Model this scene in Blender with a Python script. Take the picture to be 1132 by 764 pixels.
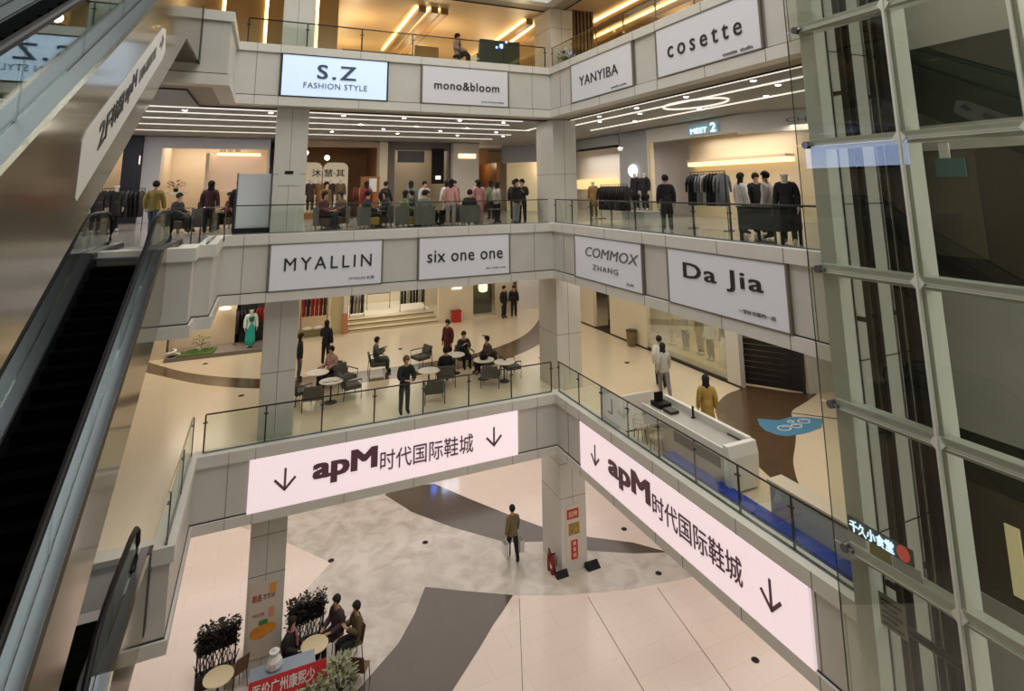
import bpy, bmesh, math, random
from mathutils import Vector, Matrix
random.seed(7)
PI = math.pi
for _o in list(bpy.data.objects): bpy.data.objects.remove(_o)
SC = bpy.context.scene
COL = SC.collection

# ------------------------------------------------------------------ camera
cam_d = bpy.data.cameras.new('camera'); cam = bpy.data.objects.new('camera', cam_d); COL.objects.link(cam)
R_ = Vector((0.91193614, -0.4101786, -0.01122461)); U_ = Vector((-0.05938032, -0.15898646, 0.98549342)); F_ = Vector((0.40601287, 0.89804055, 0.16934204))
M = Matrix((( R_.x, U_.x, -F_.x, -9.63697), (R_.y, U_.y, -F_.y, -18.70938), (R_.z, U_.z, -F_.z, 12.96573), (0, 0, 0, 1)))
cam.matrix_world = M
cam_d.sensor_width = 36; cam_d.sensor_fit = 'HORIZONTAL'
cam_d.lens = 19.7377; cam_d.shift_x = -0.0089; cam_d.shift_y = -0.24726
cam_d.clip_start = 0.05; cam_d.clip_end = 300
SC.camera = cam
# ------------------------------------------------------------------ exposure, world
SC.view_settings.view_transform = 'Standard'; SC.view_settings.look = 'None'
SC.view_settings.exposure = 0.18; SC.view_settings.gamma = 1.0; SC.view_settings.use_curve_mapping = False
try:
    SC.cycles.use_denoising = True; SC.cycles.transparent_max_bounces = 24; SC.cycles.max_bounces = 8
    SC.cycles.diffuse_bounces = 4; SC.cycles.glossy_bounces = 4; SC.cycles.sample_clamp_indirect = 3.0
    SC.cycles.caustics_reflective = False; SC.cycles.caustics_refractive = False
except Exception: pass
W = bpy.data.worlds.new('world'); SC.world = W; W.use_nodes = True
W.node_tree.nodes['Background'].inputs[0].default_value = (0.98, 1.0, 0.93, 1); W.node_tree.nodes['Background'].inputs[1].default_value = 0.26

def area(name, loc, sx, sy, power, col, rot=(0, 0, 0)):
    d = bpy.data.lights.new(name, 'AREA'); d.shape = 'RECTANGLE'; d.size = sx; d.size_y = sy; d.energy = power; d.color = col
    o = bpy.data.objects.new(name, d); o.location = loc; o.rotation_euler = rot; COL.objects.link(o); return o
def point(name, loc, power, col, r=0.08):
    d = bpy.data.lights.new(name, 'POINT'); d.energy = power; d.color = col; d.shadow_soft_size = r
    o = bpy.data.objects.new(name, d); o.location = loc; COL.objects.link(o); return o
WARM = (1.0, 0.80, 0.58); WHITE = (1.0, 0.92, 0.84); COOL = (0.93, 0.96, 1.0); AMBER = (1.0, 0.77, 0.47)
def disk(name, loc, power, col, size=0.3):
    d = bpy.data.lights.new(name, 'AREA'); d.shape = 'DISK'; d.size = size; d.energy = power; d.color = col
    o = bpy.data.objects.new(name, d); o.location = loc; COL.objects.link(o); return o
area('atrium_roof_light', (-5.5, -9, 27), 11, 16, 2050, (1.0, 0.98, 0.93))
# ceiling light fields of the two lower storeys
area('ground_ceiling_light', (-5, 6.8, 3.93), 24, 11, 700, (1.0, 0.93, 0.89))
area('ground_ceiling_light', (5, -7, 3.93), 8, 13, 310, (1.0, 0.93, 0.89))
area('first_ceiling_light', (-5.5, 6.8, 9.72), 24, 10, 390, (1.0, 0.915, 0.80))
area('first_ceiling_light', (3.6, -5, 9.72), 6.0, 12, 250, (1.0, 0.915, 0.80))
for x in (-15, -11.5, -8, -4.5, -1.2):
    for y in (3.6, 8.6): disk('second_ceiling_lamp', (x, y, 15.6), 62, (1.0, 0.92, 0.82))
for x, y in ((3.6, 1), (3.6, -3.2), (3.6, -7.6), (3.6, 6)): disk('second_ceiling_lamp', (x, y, 15.6), 62, (1.0, 0.92, 0.82))
for x in (-14, -9.8, -6.6, -3.2, 0.9):
    point('third_floor_fill', (x, 4.6, 18.9), 80, AMBER, .15); point('third_floor_fill', (x, 9.0, 18.9), 85, AMBER, .15)  # added warm fill points in mid-air, lifting the amber ceiling and walls
for y in (-2, -7): point('third_floor_fill', (4.9, y, 18.9), 80, AMBER, .15)
for z in (3.4, 8.2, 12.6, 16.6): point('shaft_fill', (2.0, -16.9, z), 230, (1.0, 0.97, 0.88), .9)  # unseen fill points, added only to brighten the inside of the shaft

# ------------------------------------------------------------------ materials
def lin(c):
    c = c / 255.0
    return c / 12.92 if c <= 0.04045 else ((c + 0.055) / 1.055) ** 2.4
def L3(rgb): return (lin(rgb[0]), lin(rgb[1]), lin(rgb[2]), 1)
_mats = {}
def mat(name, rgb, rough=0.6, metal=0.0, spec=0.5, noise=0.0, nscale=8.0, emit=0.0, ecol=None, bump=0.0, coat=0.0):
    if name in _mats: return _mats[name]
    m = bpy.data.materials.new(name); m.use_nodes = True; nt = m.node_tree; b = nt.nodes['Principled BSDF']
    b.inputs['Base Color'].default_value = L3(rgb); b.inputs['Roughness'].default_value = rough; b.inputs['Metallic'].default_value = metal
    b.inputs['Specular IOR Level'].default_value = spec
    if coat: b.inputs['Coat Weight'].default_value = coat; b.inputs['Coat Roughness'].default_value = 0.08
    if emit:
        b.inputs['Emission Color'].default_value = L3(ecol or rgb); b.inputs['Emission Strength'].default_value = emit
    if noise or bump:
        tc = nt.nodes.new('ShaderNodeTexCoord'); n = nt.nodes.new('ShaderNodeTexNoise'); n.inputs['Scale'].default_value = nscale; n.inputs['Detail'].default_value = 4
        nt.links.new(tc.outputs['Object'], n.inputs['Vector'])
        if noise:
            r = nt.nodes.new('ShaderNodeValToRGB'); a = L3(rgb)
            r.color_ramp.elements[0].position = 0.3; r.color_ramp.elements[1].position = 0.7
            r.color_ramp.elements[0].color = tuple(a[i] * (1 - noise) for i in range(3)) + (1,)
            r.color_ramp.elements[1].color = tuple(min(1, a[i] * (1 + noise)) for i in range(3)) + (1,)
            nt.links.new(n.outputs['Fac'], r.inputs['Fac']); nt.links.new(r.outputs['Color'], b.inputs['Base Color'])
        if bump:
            bp = nt.nodes.new('ShaderNodeBump'); bp.inputs['Strength'].default_value = bump; bp.inputs['Distance'].default_value = 0.02
            nt.links.new(n.outputs['Fac'], bp.inputs['Height']); nt.links.new(bp.outputs['Normal'], b.inputs['Normal'])
    _mats[name] = m; return m
def glass(name, tint, refl=0.5, rough=0.0, base=0.04):
    if name in _mats: return _mats[name]
    m = bpy.data.materials.new(name); m.use_nodes = True; nt = m.node_tree; nt.nodes.clear()
    out = nt.nodes.new('ShaderNodeOutputMaterial'); mx = nt.nodes.new('ShaderNodeMixShader'); tr = nt.nodes.new('ShaderNodeBsdfTransparent'); gl = nt.nodes.new('ShaderNodeBsdfGlossy')
    lw = nt.nodes.new('ShaderNodeLayerWeight'); mm = nt.nodes.new('ShaderNodeMath'); mm.operation = 'MULTIPLY_ADD'
    lw.inputs['Blend'].default_value = 0.25; mm.inputs[1].default_value = refl; mm.inputs[2].default_value = base
    tr.inputs[0].default_value = tuple(tint) + (1,); gl.inputs['Roughness'].default_value = rough; gl.inputs[0].default_value = (0.95, 1, 0.98, 1)
    nt.links.new(lw.outputs['Fresnel'], mm.inputs[0]); nt.links.new(mm.outputs[0], mx.inputs[0]); nt.links.new(tr.outputs[0], mx.inputs[1]); nt.links.new(gl.outputs[0], mx.inputs[2]); nt.links.new(mx.outputs[0], out.inputs[0])
    _mats[name] = m; return m
def marble(name, base, vein, rough):
    m = mat(name, base, rough, 0, 0.5); nt = m.node_tree; b = nt.nodes['Principled BSDF']
    tc = nt.nodes.new('ShaderNodeTexCoord'); n = nt.nodes.new('ShaderNodeTexNoise'); n.inputs['Scale'].default_value = 1.5; n.inputs['Detail'].default_value = 9; n.inputs['Distortion'].default_value = 0.5
    r = nt.nodes.new('ShaderNodeValToRGB'); e = r.color_ramp.elements; e[0].position = 0.36; e[0].color = L3(vein); e[1].position = 0.62; e[1].color = L3(base)
    nt.links.new(tc.outputs['Object'], n.inputs['Vector']); nt.links.new(n.outputs['Fac'], r.inputs['Fac']); nt.links.new(r.outputs['Color'], b.inputs['Base Color']); return m
def tiles(name, rgb, seam, w, h, rough, msz=0.006):
    m = mat(name, rgb, rough); nt = m.node_tree; b = nt.nodes['Principled BSDF']
    tc = nt.nodes.new('ShaderNodeTexCoord'); br = nt.nodes.new('ShaderNodeTexBrick'); br.offset = 0.5
    br.inputs['Scale'].default_value = 1; br.inputs['Brick Width'].default_value = w; br.inputs['Row Height'].default_value = h; br.inputs['Mortar Size'].default_value = msz
    a = L3(rgb); br.inputs['Color1'].default_value = a; br.inputs['Color2'].default_value = tuple(x * 0.965 for x in a[:3]) + (1,); br.inputs['Mortar'].default_value = L3(seam)
    nt.links.new(tc.outputs['Object'], br.inputs['Vector']); nt.links.new(br.outputs['Color'], b.inputs['Base Color']); return m

FASCIA = mat('fascia_panel', (198, 195, 187), 0.42, noise=0.03, nscale=1.5)
COPING = mat('coping_stone', (210, 207, 199), 0.4, noise=0.03, nscale=2)
SEAM = mat('dark_seam', (44, 40, 36), 0.7); JOINT = mat('panel_joint', (112, 106, 96), 0.7)
STONE = mat('column_stone', (200, 197, 188), 0.4, noise=0.03, nscale=2)
G_PALE = tiles('ground_pale_tile', (230, 212, 198), (212, 194, 180), 1.6, 0.8, 0.16)
G_MARBLE = marble('ground_grey_marble', (206, 197, 185), (180, 170, 157), 0.14)
G_DARK = mat('ground_dark_stone', (88, 78, 68), 0.12, noise=0.06, nscale=1)
F1_PALE = tiles('first_cream_tile', (226, 210, 182), (210, 194, 166), 1.2, 1.2, 0.22)
F1_BROWN = mat('first_brown_stone', (92, 72, 50), 0.2, noise=0.08, nscale=2)
F2_FLOOR = tiles('second_grey_tile', (150, 146, 138), (120, 116, 110), 1.2, 1.2, 0.2)
CEIL = mat('ceiling_grey', (176, 172, 166), 0.7)
SOFFIT = mat('soffit_beige', (168, 158, 138), 0.6)
AMBERC = mat('amber_ceiling', (214, 188, 148), 0.5, noise=0.05, nscale=1)
AMBERW = mat('amber_wall', (206, 170, 116), 0.45, noise=0.06, nscale=1.4)
STEEL = mat('brushed_steel', (116, 119, 124), 0.28, 0.9); SKIRT = mat('skirt_dark', (26, 28, 31), 0.4, 0.3)
DSTEEL = mat('dark_steel', (62, 60, 56), 0.35, 0.7)
CHAMP = mat('champagne_steel', (150, 140, 122), 0.12, 0.75, noise=0.03, nscale=1.2)
RUBBER = mat('black_rubber', (9, 9, 10), 0.5, 0, 0.25)
BLACK = mat('black_matte', (14, 13, 13), 0.6, 0, 0.25)
STEPM = mat('escalator_black', (2, 2, 2), 0.85, 0, 0.05)
GLASS = glass('railing_glass', (0.925, 0.95, 0.925), 0.16, 0, 0.008)
GLASS_E = glass('escalator_glass', (0.80, 0.84, 0.84), 0.6, 0, 0.05)
GLASS_S = glass('shaft_glass', (0.885, 0.90, 0.868), 0.45, 0, 0.025)
GLASS_C = glass('shop_glass', (0.93, 0.95, 0.93), 0.5, 0, 0.02)
DGREEN = mat('dark_green_panel', (24, 40, 32), 0.35)
CREAM = mat('cream_wall', (224, 211, 184), 0.55, noise=0.02, nscale=1)
BEIGE = mat('beige_wall', (222, 204, 176), 0.55)
GREYW = mat('grey_panel', (166, 168, 170), 0.45)
WHITE_P = mat('white_paint', (226, 224, 218), 0.4)
BROWNW = mat('brown_plaster', (150, 108, 72), 0.6, noise=0.05, nscale=2)
WOOD = mat('warm_wood', (150, 98, 52), 0.4, noise=0.15, nscale=6)
SIGNBOX = mat('sign_box_added_glow', (205, 203, 206), 0.35, emit=0.13, ecol=(200, 204, 214))  # unlit boxes; a faint cool glow is added to lift their tone
INK = mat('sign_ink', (34, 30, 28), 0.5)
GREYINK = mat('sign_grey_ink', (92, 88, 86), 0.5)
APM = mat('pink_white_screen', (245, 226, 231), 0.5, emit=0.53)
MAROON = mat('dark_maroon_ink', (62, 36, 42), 0.5, emit=0.7)
ICE = mat('blue_white_screen', (206, 226, 252), 0.5, emit=0.44)
TEALINK = mat('slate_ink', (50, 62, 76), 0.5, emit=0.5)
FRAME = mat('sign_frame_metal', (120, 114, 102), 0.4, 0.3)
LED = mat('led_white', (255, 248, 236), 0.4, emit=0.75)
LEDW = mat('led_warm', (255, 220, 164), 0.4, emit=1.8)
LEDA = mat('led_amber', (255, 222, 150), 0.4, emit=3.0)

# ------------------------------------------------------------------ mesh helpers
class MB:
    def __init__(s): s.v = []; s.f = []; s.m = []; s.k = 0
    def add(s, vs, fs):
        o = len(s.v); s.v += [tuple(v) for v in vs]; s.f += [tuple(i + o for i in f) for f in fs]; s.m += [s.k] * len(fs); return s
    def box(s, x0, x1, y0, y1, z0, z1):
        x0, x1 = min(x0, x1), max(x0, x1); y0, y1 = min(y0, y1), max(y0, y1); z0, z1 = min(z0, z1), max(z0, z1)
        return s.add([(x0, y0, z0), (x1, y0, z0), (x1, y1, z0), (x0, y1, z0), (x0, y0, z1), (x1, y0, z1), (x1, y1, z1), (x0, y1, z1)],
                     [(3, 2, 1, 0), (4, 5, 6, 7), (0, 1, 5, 4), (1, 2, 6, 5), (2, 3, 7, 6), (3, 0, 4, 7)])
    def prism(s, poly, z0, z1):
        a = sum(poly[i][0] * poly[(i + 1) % len(poly)][1] - poly[(i + 1) % len(poly)][0] * poly[i][1] for i in range(len(poly)))
        if a < 0: poly = poly[::-1]
        n = len(poly)
        return s.add([(p[0], p[1], z0) for p in poly] + [(p[0], p[1], z1) for p in poly],
                     [tuple(range(n - 1, -1, -1)), tuple(range(n, 2 * n))] + [(i, (i + 1) % n, n + (i + 1) % n, n + i) for i in range(n)])
    def prismx(s, poly, x0, x1):          # polygon in (y, z) swept along x
        n = len(poly); 
        return s.add([(x0, p[0], p[1]) for p in poly] + [(x1, p[0], p[1]) for p in poly],
                     [tuple(range(n - 1, -1, -1)), tuple(range(n, 2 * n))] + [(i, (i + 1) % n, n + (i + 1) % n, n + i) for i in range(n)])
    def tube(s, pts, r, n=8, rz=None):
        pts = [Vector(p) for p in pts]; rings = []
        for i, p in enumerate(pts):
            d = (pts[min(i + 1, len(pts) - 1)] - pts[max(i - 1, 0)]).normalized()
            up = Vector((0, 0, 1)) if abs(d.z) < 0.95 else Vector((0, 1, 0))
            a = d.cross(up).normalized(); b = a.cross(d).normalized(); rr = r[i] if isinstance(r, (list, tuple)) else r
            rings.append([p + a * math.cos(t * 2 * PI / n) * rr + b * math.sin(t * 2 * PI / n) * (rz if rz else rr) for t in range(n)])
        vs = [v for q in rings for v in q]; fs = []
        for i in range(len(pts) - 1):
            for t in range(n): fs.append((i * n + t, i * n + (t + 1) % n, (i + 1) * n + (t + 1) % n, (i + 1) * n + t))
        fs += [tuple(range(n - 1, -1, -1)), tuple(range((len(pts) - 1) * n, len(pts) * n))]
        return s.add(vs, fs)
    def lathe(s, prof, c=(0, 0, 0), n=20, sx=1, sy=1):
        vs = []; fs = []
        for r, z in prof: vs += [(c[0] + r * sx * math.cos(t * 2 * PI / n), c[1] + r * sy * math.sin(t * 2 * PI / n), c[2] + z) for t in range(n)]
        for i in range(len(prof) - 1):
            for t in range(n): fs.append((i * n + t, i * n + (t + 1) % n, (i + 1) * n + (t + 1) % n, (i + 1) * n + t))
        fs += [tuple(range(n - 1, -1, -1)), tuple(range((len(prof) - 1) * n, len(prof) * n))]
        return s.add(vs, fs)
    def ball(s, c, rx, ry=None, rz=None, n=10, m=7):
        ry = ry or rx; rz = rz or rx
        prof = [(max(1e-3, math.sin(PI * i / m)), -math.cos(PI * i / m) * rz) for i in range(m + 1)]
        return s.lathe([(p * rx, z) for p, z in prof], c, n, 1, ry / rx)
    def build(s, name, m, parent=None, bevel=0, smooth=False, org=None):
        me = bpy.data.meshes.new(name); o_ = Vector(org) if org is not None else Vector((0, 0, 0))
        if parent is not None and org is None: o_ = Vector(parent.get('_w', (0, 0, 0)))
        me.from_pydata([tuple(Vector(v) - o_) for v in s.v], [], s.f); me.validate()
        ms = m if isinstance(m, (list, tuple)) else [m]
        for q in ms: me.materials.append(q)
        if len(ms) > 1:
            for i, p in enumerate(me.polygons): p.material_index = s.m[i] if i < len(s.m) else 0
        if smooth:
            for p in me.polygons: p.use_smooth = True
        o = bpy.data.objects.new(name, me); COL.objects.link(o)
        if parent is not None: o.parent = parent; o['_w'] = tuple(o_)
        elif org is not None: o.location = org
        if bevel:
            b = o.modifiers.new('bevel', 'BEVEL'); b.width = bevel; b.segments = 2; b.limit_method = 'ANGLE'
        return o
def B(*a): return MB().box(*a)
# a thing: an Empty at its base. world=True -> parts are given in world coordinates
def thing(name, label, cat, loc=(0, 0, 0), rz=0.0, group=None, world=False):
    o = bpy.data.objects.new(name, None); COL.objects.link(o); o.empty_display_size = 0.2
    o.location = loc; o.rotation_euler = (0, 0, rz); o['label'] = label; o['category'] = cat; o['kind'] = 'thing'
    o['_w'] = tuple(loc) if world else (0.0, 0.0, 0.0)
    if group: o['group'] = group
    return o
def tag(o, label, cat, group=None):
    o['label'] = label; o['category'] = cat; o['kind'] = 'thing'
    if group: o['group'] = group
    return o
def struct(o): o['kind'] = 'structure'; return o
def kids(o): return [c for c in bpy.data.objects if c.parent == o]
_kidmap = {}
def tree(o):
    return [(c, tree(c)) for c in kids(o)]
def dup(root, loc, rz=0.0, label=None, group=None, tr=None, scale=None):
    if root.name not in _kidmap: _kidmap[root.name] = tree(root)
    def cp(o, par, sub):
        c = o.copy(); COL.objects.link(c); c.parent = par
        for q, s2 in sub: cp(q, c, s2)
        return c
    r = cp(root, None, _kidmap[root.name])
    r.location = loc; r.rotation_euler = (0, 0, rz)
    if label: r['label'] = label
    if group: r['group'] = group
    if scale: r.scale = (scale,) * 3
    return r
def set_mat(o, m, slot=0):
    o.material_slots[slot].link = 'OBJECT'; o.material_slots[slot].material = m
def offset_path(path, d):
    out = []; n = len(path)
    for i in range(n):
        p = Vector(path[i]); dirs = []
        if i > 0: dirs.append((p - Vector(path[i - 1])).normalized())
        if i < n - 1: dirs.append((Vector(path[i + 1]) - p).normalized())
        ns = [Vector((-q.y, q.x)) for q in dirs]
        if len(ns) == 1: out.append(tuple(p + ns[0] * d))
        else:
            b = (ns[0] + ns[1]); b = b / max(1e-6, (b.dot(ns[0]))); out.append(tuple(p + b * d))
    return out
def strip(mb, path, d0, d1, z0, z1):
    a = offset_path(path, d0); b = offset_path(path, d1)
    for i in range(len(path) - 1): mb.prism([a[i], a[i + 1], b[i + 1], b[i]], z0, z1)
    return mb
# lettering mapped into the parallelogram o + u*U + v*V
def letters(name, body, m, parent, o, U, V, depth=0.012, bold=0.0, space=1.0, shear=0.0, world=True):
    c = bpy.data.curves.new('lettering', 'FONT'); c.body = body; c.size = 1; c.extrude = 0.5; c.space_character = space; c.shear = shear; c.resolution_u = 3
    t = bpy.data.objects.new('lettering', c); COL.objects.link(t)
    dg = bpy.context.evaluated_depsgraph_get(); me = bpy.data.meshes.new_from_object(t.evaluated_get(dg)); bpy.data.objects.remove(t); bpy.data.curves.remove(c)
    o, U, V = Vector(o), Vector(U), Vector(V); N = U.cross(V).normalized()
    if bold:
        bm = bmesh.new(); bm.from_mesh(me); g0 = list(bm.verts) + list(bm.edges) + list(bm.faces)
        for k, (p, q) in enumerate(((-1, -.6), (1, -.6), (1, .6), (-1, .6), (-1, 0), (1, 0), (0, .6), (0, -.6))):
            r = bmesh.ops.duplicate(bm, geom=g0); bmesh.ops.translate(bm, vec=(bold * p, bold * q, .02 * (k + 1)), verts=[e for e in r['geom'] if isinstance(e, bmesh.types.BMVert)])
        bm.to_mesh(me); bm.free()
    xs = [v.co.x for v in me.vertices]; ys = [v.co.y for v in me.vertices]
    if not xs: return None
    x0, x1, y0, y1 = min(xs), max(xs), min(ys), max(ys); w = Vector(parent.get('_w', (0, 0, 0))) if (parent is not None and world) else Vector((0, 0, 0))
    for v in me.vertices:
        a = (v.co.x - x0) / max(1e-6, x1 - x0); b = (v.co.y - y0) / max(1e-6, y1 - y0)
        v.co = o + U * a + V * b + N * ((v.co.z + 0.5) * depth) - w
    me.materials.clear(); me.materials.append(m); me.name = name
    ob = bpy.data.objects.new(name, me); COL.objects.link(ob); ob.parent = parent; ob['_w'] = tuple(w)
    return ob
# ================================================================== the building
FL = {0: 0.0, 1: 5.8, 2: 11.6, 3: 17.4}
COP = {1: 5.92, 2: 11.72, 3: 17.52, 4: 22.1}; PT_ = {1: 5.62, 2: 11.43, 3: 17.26, 4: 21.9}; LT = {1: 4.25, 2: 10.05, 3: 15.88, 4: 20.36}; LB = {1: 4.0, 2: 9.78, 3: 15.6, 4: 20.1}
WEST, EAST, NORTH, SOUTH = -19.0, 17.0, 20.0, -22.0
SH = -11.12                                  # south end of the east gallery: the lift shaft starts here
EDGE = {
 1: [(WEST, -4.15), (-11.3, -4.15), (-10.87, -4.15), (-10.87, 0), (0, 0), (0, SH), (2.5, SH), (2.5, SOUTH)],
 2: [(WEST, -3.6), (-10.98, -3.6), (-10.98, -2.85), (-10.62, -2.85), (-10.62, 0), (0, 0), (0, SH), (2.5, SH), (2.5, SOUTH)],
 3: [(WEST, -3.1), (-10.6, -3.1), (-10.6, 0), (0, 0), (0, SH), (2.5, SH), (2.5, SOUTH)],
 4: [(WEST, -3.1), (-10.6, -3.1), (-10.6, 0), (0, 0), (0, SH), (2.5, SH), (2.5, SOUTH)]}
struct(MB().prism([(WEST, SOUTH), (EAST, SOUTH), (EAST, NORTH), (WEST, NORTH)], -0.3, 0.0).build('floor', G_PALE))
n_trim = [0]
def trim(mb, m, name=None):
    n_trim[0] += 1; return struct(mb.build(name or 'trim_%d' % n_trim[0], m))
for k in (1, 2, 3, 4):
    e = EDGE[k]; vis = e[:-2]
    outer = [(EAST, SOUTH), (EAST, NORTH), (WEST, NORTH)]
    inset = offset_path(e, 0.12)
    poly = inset + outer
    if k < 4:
        struct(MB().prism(poly, FL[k] - 0.12, FL[k]).build('floor_storey', {1: F1_PALE, 2: F2_FLOOR, 3: F2_FLOOR}[k]))
    inner = offset_path(e, 1.05) + outer
    struct(MB().prism(inner, LB[k] + 0.06, LB[k] + 0.16).build('ceiling_storey', {1: CEIL, 2: CEIL, 3: CEIL, 4: AMBERC}[k]))
    trim(strip(MB(), vis, 0.0, 0.42, PT_[k], COP[k]), COPING)                 # coping
    trim(strip(MB(), vis, 0.0, 0.42, LB[k], LT[k]), COPING)                   # lower lip
    trim(strip(MB(), vis, 0.07, 0.30, LT[k], PT_[k]), FASCIA)                 # recessed panel
    trim(strip(MB(), vis, 0.30, 1.05, LB[k] + 0.02, LB[k] + 0.10), SOFFIT)    # soffit band
    trim(strip(MB(), vis, 1.02, 1.05, LB[k] - 0.02, LB[k] + 0.05), SEAM)      # shadow gap
    trim(strip(MB(), vis, 0.055, 0.30, LT[k] - 0.02, LT[k] + 0.03), SEAM)
    j = MB()
    zz = [(LT[k], PT_[k], 0.062), (PT_[k] + 0.0, COP[k] - 0.0, -0.004), (LB[k], LT[k], -0.004)]
    for z0, z1, d in zz:
        for u in (-10.1, -9.43, -7.0, -4.95, -3.2, -1.64, -0.7): j.box(u - .006, u + .006, d, d + .02, z0, z1)
        for u in (-0.75, -1.62, -3.5, -5.42, -6.45, -8.3, -10.16, -10.75): j.box(d, d + .02, u - .008, u + .008, z0, z1)
    trim(j, JOINT)
# south gallery under the photographer and the far ends of the escalators
struct(B(WEST, 2.4, SOUTH, -18.3, 11.3, 11.6).build('floor_storey', F2_FLOOR))
struct(B(WEST, -11.0, -18.3, -15.3, 11.3, 11.6).build('floor_storey', F2_FLOOR))
struct(B(WEST, -11.0, SOUTH, -13.6, 5.5, 5.8).build('floor_storey', F1_PALE))
# outer walls
struct(B(WEST - .2, WEST, SOUTH, NORTH, 0, 26).build('wall_west', BEIGE))
struct(B(EAST, EAST + .2, SOUTH, NORTH, 0, 26).build('wall_east', BEIGE))
struct(B(WEST, EAST, NORTH, NORTH + .2, 0, 26).build('wall_north', BEIGE))
struct(B(WEST, EAST, 14.0, 14.2, 0, 4.0).build('wall_ground_north', CREAM))
# --- columns
def column(loc, w, d, z0, z1, label, grp='stone clad atrium columns', cuts=()):
    t = thing('column', label, 'column', (loc[0], loc[1], z0), group=grp)
    m = MB().box(0, w, 0, d, 0, z1 - z0); m.build('shaft', STONE, t, bevel=0.012)
    s = MB()
    for h in cuts: s.box(-.003, w + .003, -.003, d + .003, h - .008, h + .008)
    s.box(w * .47, w * .47 + .012, -.003, .01, 0.2, z1 - z0 - .05)
    s.build('joint_groove', JOINT, t); return t
CL = [(0, 4.0, 'square stone column on the ground floor with a mango poster on its face'), (1, 9.78, 'square stone column on the middle floor behind the down-arrow sign rail'),
      (2, 15.6, 'square stone column standing beside the whiteboard behind the upper glass rail'), (3, 20.1, 'square stone column on the top floor among amber ceiling coves')]
for k, zt, lb in CL: column((-9.42, 0.5), 0.95, 1.1, FL[k], zt, lb, None, (2.4, 3.4) if k == 0 else (1.9,))
CC = [(0, 4.0, 'corner stone column on the ground floor carrying red food posters'), (1, 9.78, 'corner stone column on the middle floor at the bend of the glass rail'),
      (2, 15.6, 'corner stone column on the storey between the white sign bands'), (3, 20.1, 'corner stone column on the top floor with dark curtain-like strips beside it')]
for k, zt, lb in CC: column((0.38, 0.5), 1.0, 1.5, FL[k], zt, lb, None, (2.3, 3.4) if k == 0 else (1.9,))
# --- floor inlays
def inlay(poly, z, m, name='floor_inlay', t=0.004): return struct(MB().prism(poly, z, z + t).build(name, m))
MAR = [(-9.8, 0.1), (-8.21, 2.5), (-7.56, 3.53), (-6.71, 4.54), (-8.07, 6.44), (-9.6, 8.2), (-12, 11), (-12, 13.9), (-2.0, 13.9), (-4.0, 10.5), (-4.14, 8.27), (-3.39, 6.46), (-2.2, 4.72), (-0.66, 2.93), (0.85, 2.3), (1.89, 1.19), (3.21, 0.39), (4.21, -0.02),
       (6, -0.6), (6, -1.7), (4.27, -1.48), (3.44, -1.33), (2.2, -1.1), (0.99, -0.74), (-0.2, -0.32), (-1.53, 0.31), (-2.8, 1.05), (-4.0, 1.9), (-4.64, 0.82), (-5.33, -0.09), (-6.64, -1.18), (-8.2, -2.1), (-10.5, -3.2)]
inlay(MAR, 0.001, G_MARBLE)
inlay([(-4.01, 1.9), (-2.8, 1.1), (-1.53, 0.31), (-2.1, -0.2), (-2.56, -0.58), (-3.23, -1.22), (-4.37, -2.24), (-6.2, -3.6), (-10.8, -5.6), (-10.8, -3.3), (-8.2, -2.1), (-6.64, -1.18), (-5.33, -0.09), (-4.64, 0.82)], 0.0035, G_DARK)
inlay([(-4.14, 8.27), (-3.4, 8.6), (-1.95, 8.22), (-0.9, 6.32), (0.1, 4.6), (1.05, 3.11), (2.3, 1.89), (3.58, 0.91), (4.4, -0.1), (3.21, 0.39), (1.89, 1.19), (0.85, 2.3), (-0.66, 2.93), (-2.2, 4.72), (-3.39, 6.46)], 0.0035, G_DARK)
sm = MB()
for a, b in (((0.62, -0.79), (-0.1, -6.5)), ((2.9, -1.4), (1.7, -8.5)), ((-1.4, 0.1), (-3.6, -5.2))):
    d = (Vector(b) - Vector(a)).normalized(); n = Vector((-d.y, d.x)) * 0.009; A_, B_ = Vector(a), Vector(b)
    sm.prism([tuple(A_ - n), tuple(B_ - n), tuple(B_ + n), tuple(A_ + n)], 0.001, 0.0045)
struct(sm.build('floor_seam', G_DARK))
BR = [(-15.5, 14.0), (-13.71, 11.28), (-12.31, 9.23), (-11.0, 7.9), (-9.35, 6.75), (-8.01, 6.3), (-6.23, 6.05), (-4.16, 5.95), (-1.91, 6.0), (-0.04, 6.45), (1.72, 7.45), (2.9, 8.5), (4.07, 10.0), (5.0, 11.4), (5.6, 12.9),
      (8.4, 13.4), (7.4, 11.6), (6.3, 9.9), (4.7, 8.1), (2.69, 6.5), (0.9, 5.2), (-0.84, 4.62), (-3.33, 4.5), (-6.41, 4.6), (-9.35, 5.5), (-11.47, 7.1), (-13.45, 9.6), (-15.5, 12)]
def rounded(p, k=2):
    for _ in range(k):
        q = []
        for i in range(len(p)):
            a, b = Vector(p[i]), Vector(p[(i + 1) % len(p)]); q += [tuple(a.lerp(b, .22)), tuple(a.lerp(b, .78))]
        p = q
    return p
inlay(rounded(BR), 5.8, F1_BROWN)
inlay(rounded([(6.39, -2.17), (5.6, -2.3), (4.86, -2.68), (4.2, -3.2), (3.76, -3.76), (3.3, -4.4), (3.08, -4.96), (2.6, -6.2), (2.2, -7.4), (1.9, -8.8), (1.8, -11), (2.3, -11), (2.3, -9.3), (2.2, -8.33), (2.7, -7.6), (3.48, -6.8), (4.3, -6.2), (4.96, -5.67), (5.7, -5.0), (6.2, -4.39), (7.2, -4.1), (8.6, -3.62), (7.83, -3.42), (6.81, -1.9)]), 5.8, F1_BROWN)
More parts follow.
